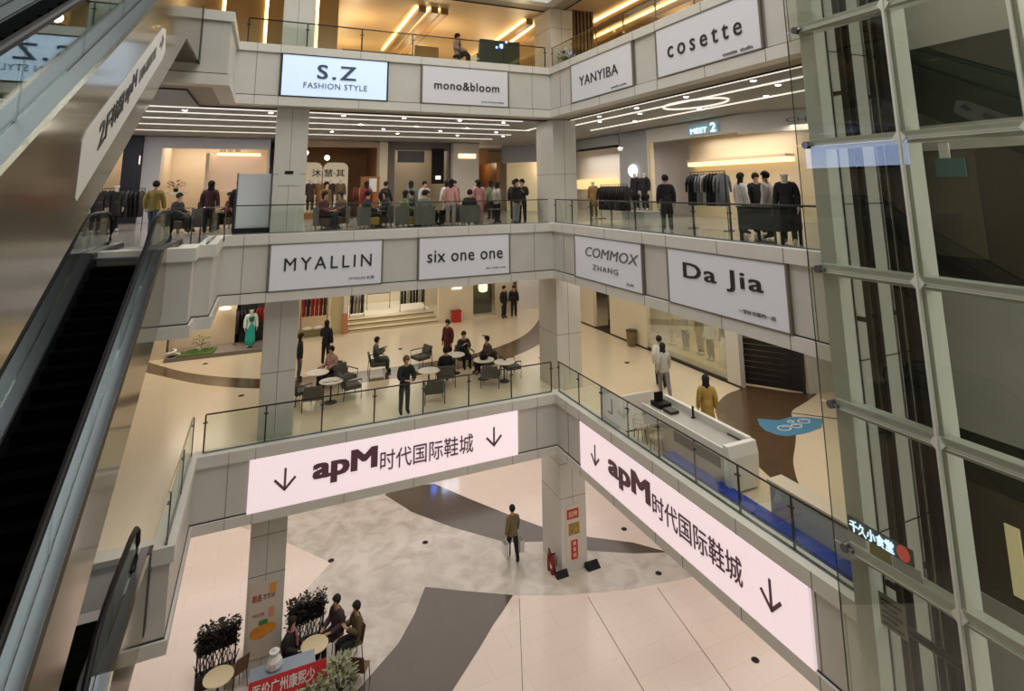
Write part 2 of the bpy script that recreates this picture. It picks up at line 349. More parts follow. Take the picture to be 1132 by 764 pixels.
inlay([(5.6, -3.95), (5.68, -4.0), (8.2, -6.6), (8.12, -6.68)], 5.805, F1_BROWN)
t = tag(MB().prism([(4.82, -4.36), (4.5, -4.75), (4.34, -5.1), (4.42, -5.5), (4.62, -5.68), (5.3, -5.75), (6.01, -5.68), (6.6, -5.27), (6.3, -4.95), (5.84, -4.72), (5.3, -4.75)], 5.806, 5.811).build('floor_sticker', mat('sticker_blue', (86, 142, 178), 0.4)), 'pale blue floor sticker with white scrolls on brown and cream stone', 'sticker')
mb = MB()
for cx, cy, rr in ((5.0, -5.25, .28), (5.45, -5.3, .22), (5.95, -5.15, .26), (5.55, -5.0, .14)):
    mb.tube([(cx + rr * math.cos(a) * (1 - .06 * a), cy + rr * .7 * math.sin(a) * (1 - .06 * a), 5.813) for a in [i * .5 for i in range(17)]], 0.022, 5, 0.003)
mb.build('scroll_print', WHITE_P, t)
# recessed floor boxes on two floors
fb = None
for i, (x, y, z) in enumerate([(-10.06, 3.17, .0045), (-6.7, 4.65, .006), (-3.4, 4.23, .006), (3.76, 1.76, .0045), (3.37, -0.85, .0045), (3.55, -4.88, .0045),
          (-9.97, 5.1, 5.801), (-11.5, 10.0, 5.801), (-3.55, 8.5, 5.801), (0.7, 9.0, 5.801), (1.6, 4.4, 5.801), (4.5, 2.2, 5.801)]):
    grp = 'floor boxes in the ground floor' if z < 1 else 'floor boxes in the middle floor'
    lb = 'small dark round socket cover set in the pale ground floor' if z < 1 else 'small dark round socket cover set in the cream middle floor'
    if fb is None:
        fb = thing('floor_box', lb, 'floor box', (x, y, z), group=grp)
        MB().lathe([(0.11, 0), (0.11, 0.006), (0.09, 0.009)], n=16).build('rim', DSTEEL, fb); MB().lathe([(0.085, 0.004), (0.085, 0.012)], n=14).build('lid', BLACK, fb)
    else: dup(fb, (x, y, z), 0, lb, grp)

# ================================================================== sign boards on the bands
def fmap(f, u, d, z): return (u, d, z) if f == 'L' else (d, u, z)
def fbox(mb, f, u0, u1, d0, d1, z0, z1):
    return mb.box(u0, u1, d0, d1, z0, z1) if f == 'L' else mb.box(d0, d1, u0, u1, z0, z1)
def ftext(name, body, m, par, f, u0, u1, z0, z1, d=-0.012, **kw):
    return letters(name, body, m, par, fmap(f, u0, d, z0), (u1 - u0, 0, 0) if f == 'L' else (0, u1 - u0, 0), (0, 0, z1 - z0), **kw)
def sign(f, u0, u1, z0, z1, face, label, cat='sign', deep=0.0, fr=0.045, frm=None):
    o = fmap(f, min(u0, u1) if f == 'L' else max(u0, u1), 0, z0)
    t = thing('shop_sign', label, cat, o, world=True)
    a, b = min(u0, u1), max(u0, u1)
    pn = fbox(MB(), f, a, b, -0.005 + deep, 0.065, z0, z1).build('panel', face, t)
    m = MB()
    if fr:
        fbox(m, f, a - .03, a + .02, -0.02, 0.06, z0, z1); fbox(m, f, b - .02, b + .03, -0.02, 0.06, z0, z1)
        fbox(m, f, a, b, -0.02, 0.06, z1 - .025, z1 + .01); fbox(m, f, a, b, -0.02, 0.06, z0 - .01, z0 + .02)
        m.build('frame', frm or FRAME, t)
    return pn
z0, z1 = 15.90, 17.25
s = sign('L', -9.38, -6.1, z0, z1, ICE, 'glowing blue-white shop sign reading S.Z FASHION STYLE', frm=DSTEEL)
ftext('lettering', 'S.Z', TEALINK, s, 'L', -8.33, -7.12, 16.50, 16.97, bold=0.02, space=1.25); ftext('lettering', 'FASHION STYLE', TEALINK, s, 'L', -8.72, -6.76, 16.19, 16.37, space=1.1)
s = sign('L', -4.92, -1.7, z0, z1, SIGNBOX, 'pale grey shop sign reading mono&bloom')
ftext('lettering', 'mono&bloom', INK, s, 'L', -4.49, -2.06, 16.42, 16.72, space=1.1, bold=.012); ftext('caption', 'mono & bloom studio', GREYINK, s, 'L', -2.74, -1.88, 16.03, 16.09)
s = sign('R', -1.7, -5.36, z0, z1, SIGNBOX, 'pale grey shop sign reading YANYIBA')
ftext('lettering', 'YANYIBA', INK, s, 'R', -2.28, -4.62, 16.40, 16.73, space=1.05); ftext('caption', 'yanyiba studio', GREYINK, s, 'R', -4.21, -5.05, 15.99, 16.06)
s = sign('R', -6.5, -10.1, z0, z1, SIGNBOX, 'pale grey shop sign reading cosette')
ftext('lettering', 'cosette', INK, s, 'R', -6.98, -9.58, 16.36, 16.72, space=1.45, bold=.006); ftext('caption', 'cosette  studio', GREYINK, s, 'R', -8.95, -9.85, 15.97, 16.06)
z0, z1 = 10.07, 11.42
s = sign('L', -9.38, -6.1, z0, z1, SIGNBOX, 'pale grey shop sign reading MYALLIN')
ftext('lettering', 'MYALLIN', INK, s, 'L', -8.98, -6.43, 10.63, 11.0, space=1.35, bold=.004); ftext('caption', 'MYALLIN 女装', GREYINK, s, 'L', -7.1, -6.33, 10.25, 10.34)
s = sign('L', -4.92, -1.7, z0, z1, SIGNBOX, 'pale grey shop sign reading six one one')
ftext('lettering', 'six one one', INK, s, 'L', -4.63, -1.96, 10.60, 10.98, space=1.08, bold=.006); ftext('caption', 'six one one', GREYINK, s, 'L', -2.57, -1.84, 10.28, 10.34)
s = sign('R', -1.65, -5.38, z0, z1, SIGNBOX, 'pale grey shop sign with a slanted monogram over the word ZHANG')
ftext('lettering', 'COMMOX', GREYINK, s, 'R', -2.36, -5.25, 10.80, 11.10, shear=.25, bold=0); ftext('lettering', 'ZHANG', GREYINK, s, 'R', -2.78, -4.2, 10.42, 10.58, space=1.2); ftext('caption', 'X.M', GREYINK, s, 'R', -4.6, -4.95, 10.2, 10.27)
s = sign('R', -6.5, -10.2, z0, z1, SIGNBOX, 'pale grey shop sign reading Da Jia')
ftext('lettering', 'Da Jia', INK, s, 'R', -7.1, -9.6, 10.64, 11.12, space=1.12, bold=.014); ftext('caption', '一家好衣服的一店', GREYINK, s, 'R', -8.86, -9.86, 10.25, 10.34)
def arrow(s, f, u, z0, z1, w):
    m = MB(); sg = 1 if f == 'L' else -1
    fbox(m, f, u - .03, u + .03, -.017, -.004, z0 + .02, z1)
    for q in (-1, 1):
        a = Vector((u + q * w / 2, z0 + w * .52)); b = Vector((u, z0)); d = (b - a).normalized(); n = Vector((-d.y, d.x)) * .032; e = d * .02
        p = [a - n, b - n + e, b + n + e, a + n]
        vs = [fmap(f, c.x, -.018, c.y) for c in p] + [fmap(f, c.x, -.004, c.y) for c in p]
        m.add(vs, [(0, 1, 2, 3), (7, 6, 5, 4), (0, 4, 5, 1), (1, 5, 6, 2), (2, 6, 7, 3), (3, 7, 4, 0)])
    m.build('arrow_print', MAROON, s)
CN = '时代国际鞋城'
s = sign('L', -9.57, -1.44, 4.265, 5.61, APM, 'long glowing pink-white sign apM with two down arrows beneath the cafe railing', deep=-.0, fr=0)
arrow(s, 'L', -8.63, 4.7, 5.25, .55); arrow(s, 'L', -2.3, 4.7, 5.25, .52)
ftext('lettering', 'apM', MAROON, s, 'L', -7.9, -6.06, 4.62, 5.38, bold=.042); ftext('lettering', CN, MAROON, s, 'L', -5.98, -3.02, 4.64, 5.2, bold=.004)
s = sign('R', -1.65, -10.07, 4.265, 5.61, APM, 'long glowing pink-white sign apM with two down arrows beneath the white counter', deep=-.0, fr=0)
arrow(s, 'R', -2.56, 4.7, 5.25, .45); arrow(s, 'R', -9.15, 4.7, 5.25, .5)
ftext('lettering', 'apM', MAROON, s, 'R', -3.3, -5.3, 4.62, 5.36, bold=.042); ftext('lettering', CN, MAROON, s, 'R', -5.38, -8.42, 4.66, 5.2, bold=.004)

# ================================================================== glass railings
def railing(f, u0, u1, d, z0, zt, label, step, postm, grp=None, posts=True, railm=None, rr=.022):
    o = fmap(f, u0, d, z0); t = thing('glass_railing', label, 'railing', o, world=True, group=grp)
    n = max(1, round(abs(u1 - u0) / step)); w = (u1 - u0) / n
    for i in range(n):
        a, b = u0 + w * i, u0 + w * (i + 1); g = .012 if a < b else -.012
        fbox(MB(), f, min(a + g, b - g), max(a + g, b - g), d - .006, d + .006, z0 - .02, zt - .04).build('glass_panel', GLASS, t)
    if posts:
        for i in range(n + 1):
            u = u0 + w * i; m = MB(); fbox(m, f, u - .02, u + .02, d + .012, d + .04, z0 - .02, zt - .02); fbox(m, f, u - .06, u + .06, d - .03, d + .04, zt - .22, zt - .195)
            m.build('post', postm, t)
    MB().tube([fmap(f, u0, d, zt), fmap(f, u1, d, zt)], rr, 8).build('handrail', railm or postm, t, smooth=True)
    fbox(MB(), f, min(u0, u1), max(u0, u1), d - .02, d + .03, z0 - .005, z0 + .03).build('base_channel', STEEL, t)
    return t
railing('L', -10.75, -0.02, .24, 5.92, 6.9, 'glass railing with slim posts along the cafe edge above the apM sign', 1.45, DSTEEL)
railing('R', 0.22, -11.0, .24, 5.92, 6.9, 'glass railing with slim posts beside the white counter above the other apM sign', 1.4, DSTEEL)
railing('R', -4.05, 0.2, -11.05, 5.92, 6.9, 'short glass railing with a pale top rail beside the escalator head', 2.2, STEEL, railm=mat('pale_gold_rail', (206, 190, 150), .35, .3))
railing('L', -10.45, -0.02, .26, 11.72, 12.56, 'glass railing in front of the crowded cafe above the MYALLIN sign', 1.75, DSTEEL, posts=False, railm=DSTEEL, rr=.018)
railing('R', 0.24, -11.0, .26, 11.72, 12.56, 'glass railing with dark posts above the Da Jia sign', 1.25, DSTEEL)
railing('R', -2.7, 0.2, -10.85, 11.72, 12.56, 'short glass railing returning beside the escalator landing', 1.4, DSTEEL, posts=False, rr=.016)
railing('L', -10.4, -0.02, .26, 17.52, 18.36, 'glass railing with slim posts on the top floor above the S.Z sign', 1.8, DSTEEL)
railing('R', 0.24, -11.0, .26, 17.52, 18.36, 'glass railing with brown posts on the top floor above the cosette sign', 1.6, mat('bronze_post', (120, 88, 52), .35, .5))

# ================================================================== escalators
T30 = math.tan(PI / 6)
def escalator(xr, yt, ztop, ycomb, yend, label):
    xl = xr - 1.72; zb = ztop - 5.8; yb = yt - 5.8 / T30
    t = thing('escalator', label, 'escalator', (xr, yt, zb), world=True)
    def N(y): return ztop + (y - yt) * T30
    ylo = yb - 2.2
    top = [(ylo, zb + .14), (yb - .36, zb + .14), (yt - .36, ztop + .14), (yend, ztop + .14)]
    bot = [(yend, ztop - 1.27), (yt + .05, ztop - 1.27), (yb + 1.75, zb - .28), (ylo, zb - .28)]
    for x0, nm in ((xr - .05, 'side_cladding'), (xl, 'side_cladding')):
        MB().prismx(top + bot, x0, x0 + .05).build(nm, CHAMP, t)
    MB().prismx([(p[0], p[1]) for p in bot] + [(p[0], p[1] + .05) for p in bot[::-1]], xl + .05, xr - .05).build('underside', mat('underside_dark', (92, 88, 74), .5, .2), t)
    MB().box(xr - .06, xr + .012, yend - .32, yend + .0, ztop - 1.29, ztop + .15).build('end_trim', DSTEEL, t)
    MB().prismx([(yend - .05, ztop + .0), (yend, ztop), (yend, ztop - 1.27), (yend - .05, ztop - 1.27)], xl + .05, xr - .05).build('end_plate', DSTEEL, t)
    def band(x0, x1, up, th, nm, m):
        q = [(a, b + up) for a, b in top]; MB().prismx([(a, b) for a, b in q] + [(a, b - th) for a, b in q[::-1]], x0, x1).build(nm, m, t)
    for sgn, xo in ((1, xr), (-1, xl)):
        a = xo - sgn * .05
        band(min(a, xo - sgn * .21), max(a, xo - sgn * .21), .005, .03, 'outer_deck', STEEL)
        band(min(xo - sgn * .235, xo - sgn * .42), max(xo - sgn * .235, xo - sgn * .42), .0, .03, 'inner_deck', STEEL)
        xs = xo - sgn * .42; q = top
        MB().prismx([(p[0], p[1] - .03) for p in q] + [(p[0], p[1] - .42) for p in q[::-1]], min(xs, xs - sgn * .02), max(xs, xs - sgn * .02)).build('skirt_panel', SKIRT, t)
        xg = xo - sgn * .222
        rail = [(ylo + .4, zb + .72), (ylo + .5, zb + .86), (yb - .9, zb + .9), (yb - .3, zb + .98)] + [(yt - 1.2, N(yt - 1.2) + 1.0), (yt - .6, ztop + .78), (yt - .1, ztop + .9), (yt + .4, ztop + .93), (yend - 1.2, ztop + .92), (yend - .75, ztop + .86), (yend - .5, ztop + .70), (yend - .42, ztop + .45), (yend - .5, ztop + .22), (yend - .8, ztop + .14)]
        # split the balustrade into glass panels along its run
        segs = []; base = top
        def deckz(y):
            for i in range(3):
                if base[i][0] <= y <= base[i + 1][0]:
                    f = (y - base[i][0]) / (base[i + 1][0] - base[i][0]); return base[i][1] + f * (base[i + 1][1] - base[i][1])
            return base[-1][1]
        def railz(y):
            for i in range(len(rail) - 5):
                if rail[i][0] <= y <= rail[i + 1][0]:
                    f = (y - rail[i][0]) / (rail[i + 1][0] - rail[i][0]); return rail[i][1] + f * (rail[i + 1][1] - rail[i][1])
            return None
        ys = [ylo + .5 + i * (yend - .9 - ylo - .5) / 9 for i in range(10)]
        for i in range(9):
            sub = [ys[i] + .006 + k * (ys[i + 1] - ys[i] - .012) / 6 for k in range(7)]
            up = [(y, (railz(y) or deckz(y) + .6) - .03) for y in sub]; lo = [(y, deckz(y) - .02) for y in sub]
            MB().prismx(lo + up[::-1], xg - .006, xg + .006).build('glass_panel', GLASS_E, t)
        cap = [(p[0], p[1]) for p in rail[8:]]
        MB().prismx([(yend - .9, deckz(yend - .9) - .01)] + [(yend - .9, ztop + .86)] + [(p[0] - .03, p[1] - .03) for p in rail[9:13]], xg - .006, xg + .006).build('glass_panel', GLASS_E, t)
        MB().tube([(xg, p[0], p[1]) for p in rail], .05, 8, .036).build('handrail', RUBBER, t, smooth=True)
    # steps
    sx0, sx1 = xl + .45, xr - .45
    st = None; n = 31; dy = .335
    for i in range(n):
        y1 = ycomb - i * dy; z = min(ztop, N(y1 - .1)); z = max(zb, z)
        if y1 - dy < yb - .5: break
        if st is None:
            m = MB().box(sx0, sx1, -dy, 0, -.025, 0).box(sx0, sx1, -dy, -dy + .03, -.24, 0)
            for g in range(12): m.box(sx0 + .04 + g * (sx1 - sx0 - .08) / 12, sx0 + .055 + g * (sx1 - sx0 - .08) / 12, -dy + .01, -.01, 0, .006)
            st = m.build('step', STEPM, t, org=(0, 0, 0)); st.parent = t; w = Vector(t['_w']); st.location = Vector((0, y1, z)) - w
        else:
            c = st.copy(); COL.objects.link(c); c.location = Vector((0, y1, z)) - w
    MB().box(sx0 - .02, sx1 + .02, ycomb - .02, yend, ztop - .03, ztop + .012).build('floor_plate', mat('comb_plate', (128, 130, 134), .35, .6), t)
    m = MB().box(sx0 - .02, sx1 + .02, ycomb - .06, ycomb + .22, ztop + .012, ztop + .02); m.build('comb', mat('comb_bright', (178, 180, 184), .3, .6), t)
    MB().box(sx0 - .02, sx1 + .02, ylo, yb - .4, zb - .03, zb + .012).build('floor_plate', mat('comb_plate', (128, 130, 134), .35, .6), t)
    return t
escA = escalator(-11.55, -3.55, 11.6, -3.75, -1.05, 'long escalator with black steps rising to the crowded storey below the banner escalator')
escB = escalator(-11.3, -5.62, 17.4, -5.7, -2.95, 'upper escalator with champagne metal side carrying a white banner')
escC = escalator(-11.27, -6.95, 5.8, -5.7, -4.0, 'lowest escalator rising from the ground floor to the cream floor')
# banner on the upper escalator's side
bn = thing('wall_banner', 'white banner reading 2F apM stuck along the upper escalator side', 'banner', (-11.29, -11.9, 13.0), world=True)
P0 = Vector((-11.298, -11.95, 12.86)); U0 = Vector((0, 4.0, 4.0 * .59)); V0 = Vector((0, 0, .66))
mb = MB(); cs = []
for a, b in ((.015, 0), (.96, .02), (1.0, .12), (.97, .75), (.9, .93), (.03, 1), (0, .93), (0, .1)): cs.append(P0 + U0 * a + V0 * b)
mb.add(cs + [c + Vector((.006, 0, 0)) for c in cs], [tuple(range(7, -1, -1)), tuple(range(8, 16))] + [(i, (i + 1) % 8, 8 + (i + 1) % 8, 8 + i) for i in range(8)]); mb.build('sheet', mat('banner_white', (206, 204, 198), .4), bn)
def btx(body, a0, a1, b0, b1, bold=0, m=INK): letters('lettering', body, m, bn, P0 + Vector((.007, 0, 0)) + U0 * a0 + V0 * b0, U0 * (a1 - a0), V0 * (b1 - b0), depth=.006, bold=bold)
btx('2F', .14, .245, .34, .76, .02); btx('韩国', .25, .37, .36, .76, .02); btx('apM', .385, .52, .34, .80, .03); btx('国际服装馆', .56, .80, .40, .68, 0, GREYINK)
mb = MB(); q0 = P0 + Vector((.007, 0, 0))
def para(a0, a1, b0, b1):
    c = [q0 + U0 * a0 + V0 * b0, q0 + U0 * a1 + V0 * b0, q0 + U0 * a1 + V0 * b1, q0 + U0 * a0 + V0 * b1]; mb.add(c + [x + Vector((.005, 0, 0)) for x in c], [(3, 2, 1, 0), (4, 5, 6, 7), (0, 1, 5, 4), (1, 2, 6, 5), (2, 3, 7, 6), (3, 0, 4, 7)])
para(.865, .905, .5, .60); c = [q0 + U0 * .90 + V0 * .36, q0 + U0 * .945 + V0 * .55, q0 + U0 * .90 + V0 * .76]
mb.add(c + [x + Vector((.005, 0, 0)) for x in c], [(2, 1, 0), (3, 4, 5), (0, 1, 4, 3), (1, 2, 5, 4), (2, 0, 3, 5)]); mb.build('arrow_print', GREYINK, bn)

# ================================================================== glass lift shaft
lift = thing('lift_shaft', 'tall glass lift shaft with grey steel frame beside the sign bands', 'lift shaft', (-0.3, -11.0, 0), world=True)
SF = mat('shaft_frame', (206, 208, 198), .4); X0 = -0.3; YM = [-11.36, -12.93, -14.65, -16.4, -18.2]; ZB = [0.1, 2.4, 4.66, 6.92, 9.17, 11.46, 13.72, 15.97, 18.2, 20.5]
for i, y in enumerate(YM):
    w = .16 if i == 0 else .06
    if i == 0: B(X0 + .08, X0 + .38, y - w, y + w, 0, 21.1).build('post', SF, lift, bevel=.01)
    else: B(X0 + .06, X0 + .44, y - .075, y + .075, 0, 21.1).build('post', SF, lift, bevel=.01); 
    if i: B(X0 - .03, X0 + .06, y - .02, y + .02, 0, 21.1).build('mullion', SF, lift)
for z in ZB:
    m = MB().box(X0 + .03, X0 + .25, YM[-1], YM[0] + .12, z - .10, z + .10).box(X0 + .0, X0 + .03, YM[-1], YM[0] + .10, z - .055, z - .035); m.build('beam', SF, lift, bevel=.012)
    f = MB(); bm_ = kids(lift)[-1]
    f.tube([(X0 - .06, -11.2, z), (X0 + .12, -11.2, z)], .07, 12); f.tube([(X0 - .02, -11.2, z), (X0 - .02, -11.34, z)], .03, 8); f.build('glass_clamp', STEEL, lift)
    for y in YM[1:]:
        q = MB(); q.prismx([(y - .11, z), (y, z + .13), (y + .11, z), (y, z - .13)], X0 - .012, X0 + .03); q.build('joint_plate', SF, lift)
for i in range(len(YM) - 1):
    ya = YM[i] if i else -10.98
    for j in range(len(ZB) - 1):
        gp_ = B(X0 - .008, X0 + .004, YM[i + 1] + .012, ya - .012, ZB[j] + .02, ZB[j + 1] - .02).build('glass_pane', GLASS_S, lift)
        if i == 0: B(X0 - .009, X0 + .005, ya - .012, ya, ZB[j] + .005, ZB[j + 1] - .005).build('pane_edge', mat('glass_edge_green', (44, 58, 46), .3), gp_)
# inside of the shaft: end wall, back wall with landing doors, rails
SW = mat('shaft_wall', (180, 180, 170), .6, noise=.04, nscale=1.2); SW2 = mat('shaft_wall_dark', (96, 96, 82), .6)
w_ = MB().box(0.1, 2.6, SH - .16, SH - .04, 0, 21.2); struct(w_.build('wall_shaft_end', SW))
m = MB()
for x in (.42,): m.box(x, x + .02, SH - .175, SH - .15, 0, 21)
for z in (1.5, 3.9, 7.0, 9.8, 12.6, 15.6, 18): m.box(0, 2.5, SH - .172, SH - .15, z, z + .015)
struct(m.build('trim_40', SEAM))
bk = MB()
for z0, z1 in ((0, .05), (3.3, 5.8), (8.5, 11.2), (13.62, 14.12), (15.72, 17.45), (20.2, 21.2)): bk.box(2.4, 2.6, SOUTH, SH - .1, z0, z1)
struct(bk.build('wall_shaft_back', SW))
bd = MB()
for z0, z1 in ((14.12, 15.72), (7.62, 8.5), (2.5, 3.3)): bd.box(2.44, 2.6, SOUTH, SH - .1, z0, z1)
struct(bd.build('wall_shaft_glazing', DGREEN))
op = MB()
for z0, z1 in ((11.2, 13.62), (5.8, 7.62), (0.05, 2.5), (17.45, 20.2)):
    op.box(2.46, 2.6, SOUTH, SH - .1, z0, z1)
struct(op.build('wall_shaft_opening', mat('dark_lobby', (34, 32, 28), .4)))
for z0, z1 in ((5.8, 7.6), (11.6, 13.6), (17.47, 20.1), (0.06, 2.4)):
    d = thing('lift_entrance', 'dark framed lift landing door at height %s in the glass shaft' % {5.8: 'of the cream floor', 11.6: 'of the crowded floor', 17.47: 'of the top floor', .06: 'of the ground floor'}[z0], 'door', (2.4, -12.6, z0), world=True)
    B(2.43, 2.455, -12.55, -11.55, z0, z1).build('door_leaf', mat('lift_door_steel', (92, 88, 76), .35, .5), d)
    B(2.42, 2.455, -13.35, -13.3, z0, z1).build('jamb', DSTEEL, d); B(2.42, 2.455, -11.5, -11.4, z0, z1).build('jamb', DSTEEL, d)
    if z0 == 5.8: B(2.41, 2.43, -12.42, -12.2, z0 + .25, z1 - .45).build('lit_panel', mat('lit_panel_warm', (226, 210, 160), .4, emit=.25), d)
for x, y, w, l in ((.9, -11.38, .045, 'slim black guide rail'), (1.55, -11.38, .03, 'black guide rail'), (1.98, -11.38, .16, 'wide black counterweight rail'), (0.5, -11.5, .02, 'thin steel lift cable')):
    r = thing('guide_rail', l + ' running up the glass lift shaft', 'rail', (x, y, 0), world=True)
    B(x - w, x + w, y - .05, y + .05, 0, 21).build('rail', BLACK if 'black' in l else DSTEEL, r)
    m = MB()
    for z in (2.0, 6.2, 10.5, 14.7, 18.9): m.box(x - .03, x + .03, y + .05, SH - .165, z, z + .08)
    m.build('bracket', DSTEEL, r)
# small lit sign and notice inside the shaft
s = thing('lit_sign', 'small blue-white lit sign of Chinese characters with a red emblem in the lift shaft', 'sign', (-.06, -11.5, 7.1), world=True)
B(-.245, -.23, -12.32, -11.24, 7.19, 7.42).build('back_panel', mat('dim_glass_panel', (84, 88, 78), .4), s)
letters('lettering', '千久小食堂', mat('led_ice', (206, 232, 255), .4, emit=1.2), s, (-.252, -11.28, 7.215), (0, -.74, 0), (0, 0, .175), bold=.012)
m = MB(); m.prismx([(-12.17 + .10 * math.cos(a), 7.31 + .11 * math.sin(a)) for a in [i * PI / 8 for i in range(16)]], -.26, -.245); m.build('emblem', mat('emblem_red', (206, 84, 70), .4, emit=.35), s)
B(-.245, -.23, -11.95, -11.6, 7.0, 7.18).build('yellow_print', mat('print_yellow', (150, 140, 74), .5), s); B(-.245, -.23, -12.4, -11.97, 6.99, 7.18).build('white_print', mat('print_white', (184, 188, 184), .5), s)
s = thing('notice', 'grey printed notice on the lift shaft glass below the lit sign', 'notice', (-.02, -11.6, 6.1), world=True)
B(-.235, -.225, -12.08, -11.66, 6.05, 6.52).build('sheet', mat('notice_grey', (140, 140, 128), .5), s)
m = MB()
for i in range(5): m.box(-.245, -.236, -12.03 + .08 * (i % 2), -11.70, 6.42 - i * .08, 6.45 - i * .08)
m.build('print_lines', INK, s)
m = tag(MB().tube([(.1, -11.56, 5.98), (.1, -12.9, 5.98)], .06, 8).build('brace_bar', DSTEEL), 'dark horizontal brace bar below the notice in the lift shaft', 'brace bar')
s = thing('teal_sign', 'small teal sign under a white bracket by the lift opening of the crowded floor', 'sign', (2.38, -12.1, 13.1), world=True); B(2.36, 2.40, -12.42, -11.9, 13.1, 13.46).build('panel', mat('teal_board', (52, 92, 92), .4, emit=.1), s); B(2.36, 2.40, -12.18, -12.0, 13.46, 13.75).build('bracket', WHITE_P, s)
s = thing('led_screen', 'large blue-white screen high on the west wall beyond the upper escalator', 'screen', (-18.9, 1, 14), world=True); B(-19.0, -18.9, -1.7, 3.9, 13.9, 15.2).build('screen_panel', mat('screen_blue_white', (190, 206, 255), .4, emit=5), s); B(-19.0, -18.88, -1.8, 4.0, 13.8, 13.9).build('lower_frame', DSTEEL, s); B(-19.0, -18.88, -1.8, 4.0, 15.2, 15.3).build('upper_frame', DSTEEL, s)
# ================================================================== people
SKIN = mat('skin', (206, 160, 130), .55); HAIRM = mat('hair_black', (22, 18, 16), .5); EYEM = mat('eye_dark', (20, 16, 14), .3); LIPM = mat('lip', (150, 84, 74), .5)
def skeleton(kind):
    J = {}; E = []
    def j(n, p, r): J[n] = (Vector(p), r)
    sit = kind.startswith('sit')
    if sit:
        j('pel', (0, .06, .52), .135); j('spi', (0, .10, .72), .125); j('che', (0, .09, .93), .14); j('nec', (0, .06, 1.08), .055); j('he1', (0, .03, 1.175), .084); j('he2', (0, .035, 1.255), .098)
        sh = 1.00; sy = .09
    else:
        lean = {'stand': 0, 'walk': -.03, 'phone': .01, 'lean': -.10}[kind]
        j('pel', (0, 0, .93), .13); j('spi', (0, lean * .4, 1.12), .12); j('che', (0, lean, 1.32), .135); j('nec', (0, lean - .01, 1.475), .054); j('he1', (0, lean - .035, 1.575), .084); j('he2', (0, lean - .03, 1.65), .098)
        sh = 1.40; sy = lean
    E += [('pel', 'spi'), ('spi', 'che'), ('che', 'nec'), ('nec', 'he1'), ('he1', 'he2')]
    for s, n in ((-1, 'l'), (1, 'r')):
        j(n + 'sh', (s * .175, sy, sh), .062)
        if sit: arm = ((s * .235, sy - .02, .74), (s * .17, -.20, .66), (s * .13, -.28, .66)) if kind == 'sit' else ((s * .24, sy - .08, .76), (s * .12, -.22, .86), (s * .08, -.27, .92))
        elif kind == 'phone' and s == 1: arm = ((.22, sy - .04, 1.14), (.13, -.24, 1.22), (.10, -.29, 1.28))
        elif kind == 'lean': arm = ((s * .25, sy - .12, 1.15), (s * .14, sy - .30, 1.10), (s * .06, sy - .33, 1.10))
        elif kind == 'walk': arm = ((s * .23, s * .10, 1.14), (s * .24, s * .10 - .10, .91), (s * .24, s * .10 - .14, .82))
        else: arm = ((s * .235, sy + .03, 1.14), (s * .25, sy - .03, .90), (s * .25, sy - .05, .81))
        for q, (nm, r) in enumerate((('el', .047), ('wr', .033), ('pa', .036))): j(n + nm, arm[q], r)
        E += [('che', n + 'sh'), (n + 'sh', n + 'el'), (n + 'el', n + 'wr'), (n + 'wr', n + 'pa')]
        d = (J[n + 'pa'][0] - J[n + 'wr'][0]).normalized(); side = Vector((0, 1, 0)) if abs(d.y) < .7 else Vector((1, 0, 0))
        inn = Vector((-s, 0, 0)) if abs(d.x) < .7 else Vector((0, 0, -1))
        for k in range(4):
            b = J[n + 'pa'][0] + side * (k - 1.5) * .021 + d * .035; l = (.062, .072, .068, .052)[k]
            j(n + 'f%da' % k, b, .0105); j(n + 'f%db' % k, b + d * l * .55 + inn * .006, .0095); j(n + 'f%dc' % k, b + d * l + inn * .022, .008)
            E += [(n + 'pa', n + 'f%da' % k), (n + 'f%da' % k, n + 'f%db' % k), (n + 'f%db' % k, n + 'f%dc' % k)]
        tb = J[n + 'pa'][0] - side * .035 - d * .005; j(n + 'ta', tb, .0125); j(n + 'tb', tb - side * .012 + d * .045 + inn * .012, .0105); E += [(n + 'pa', n + 'ta'), (n + 'ta', n + 'tb')]
        if sit: leg = ((s * .095, .02, .50), (s * .12, -.40, .52), (s * .12, -.38, .10), (s * .13, -.53, .05))
        elif kind == 'walk': leg = ((s * .09, 0, .88), (s * .10, -.05 - s * .13, .49), (s * .10, .06 - s * .20, .10 + (.03 if s == -1 else 0)), (s * .11, -.10 - s * .20, .045))
        else: leg = ((s * .09, 0, .88), (s * .105, -.015, .49), (s * .11, .02, .095), (s * .125, -.13, .045))
        for q, (nm, r) in enumerate((('hi', .092), ('kn', .063), ('an', .043), ('to', .042))): j(n + nm, leg[q], r)
        E += [('pel', n + 'hi'), (n + 'hi', n + 'kn'), (n + 'kn', n + 'an'), (n + 'an', n + 'to')]
    return J, E
def skin_mesh(J, E, sub=1):
    ks = list(J); ix = {k: i for i, k in enumerate(ks)}
    me = bpy.data.meshes.new('body'); me.from_pydata([J[k][0] for k in ks], [(ix[a], ix[b]) for a, b in E], []); o = bpy.data.objects.new('body', me); COL.objects.link(o)
    m = o.modifiers.new('skin', 'SKIN'); m.branch_smoothing = .6; m.use_smooth_shade = True
    for i, k in enumerate(ks): sv = me.skin_vertices[0].data[i]; sv.radius = (J[k][1], J[k][1]); sv.use_root = (k == 'pel')
    if sub: s = o.modifiers.new('sub', 'SUBSURF'); s.levels = sub; s.render_levels = sub
    out = bpy.data.meshes.new_from_object(o.evaluated_get(bpy.context.evaluated_depsgraph_get())); bpy.data.objects.remove(o); return out
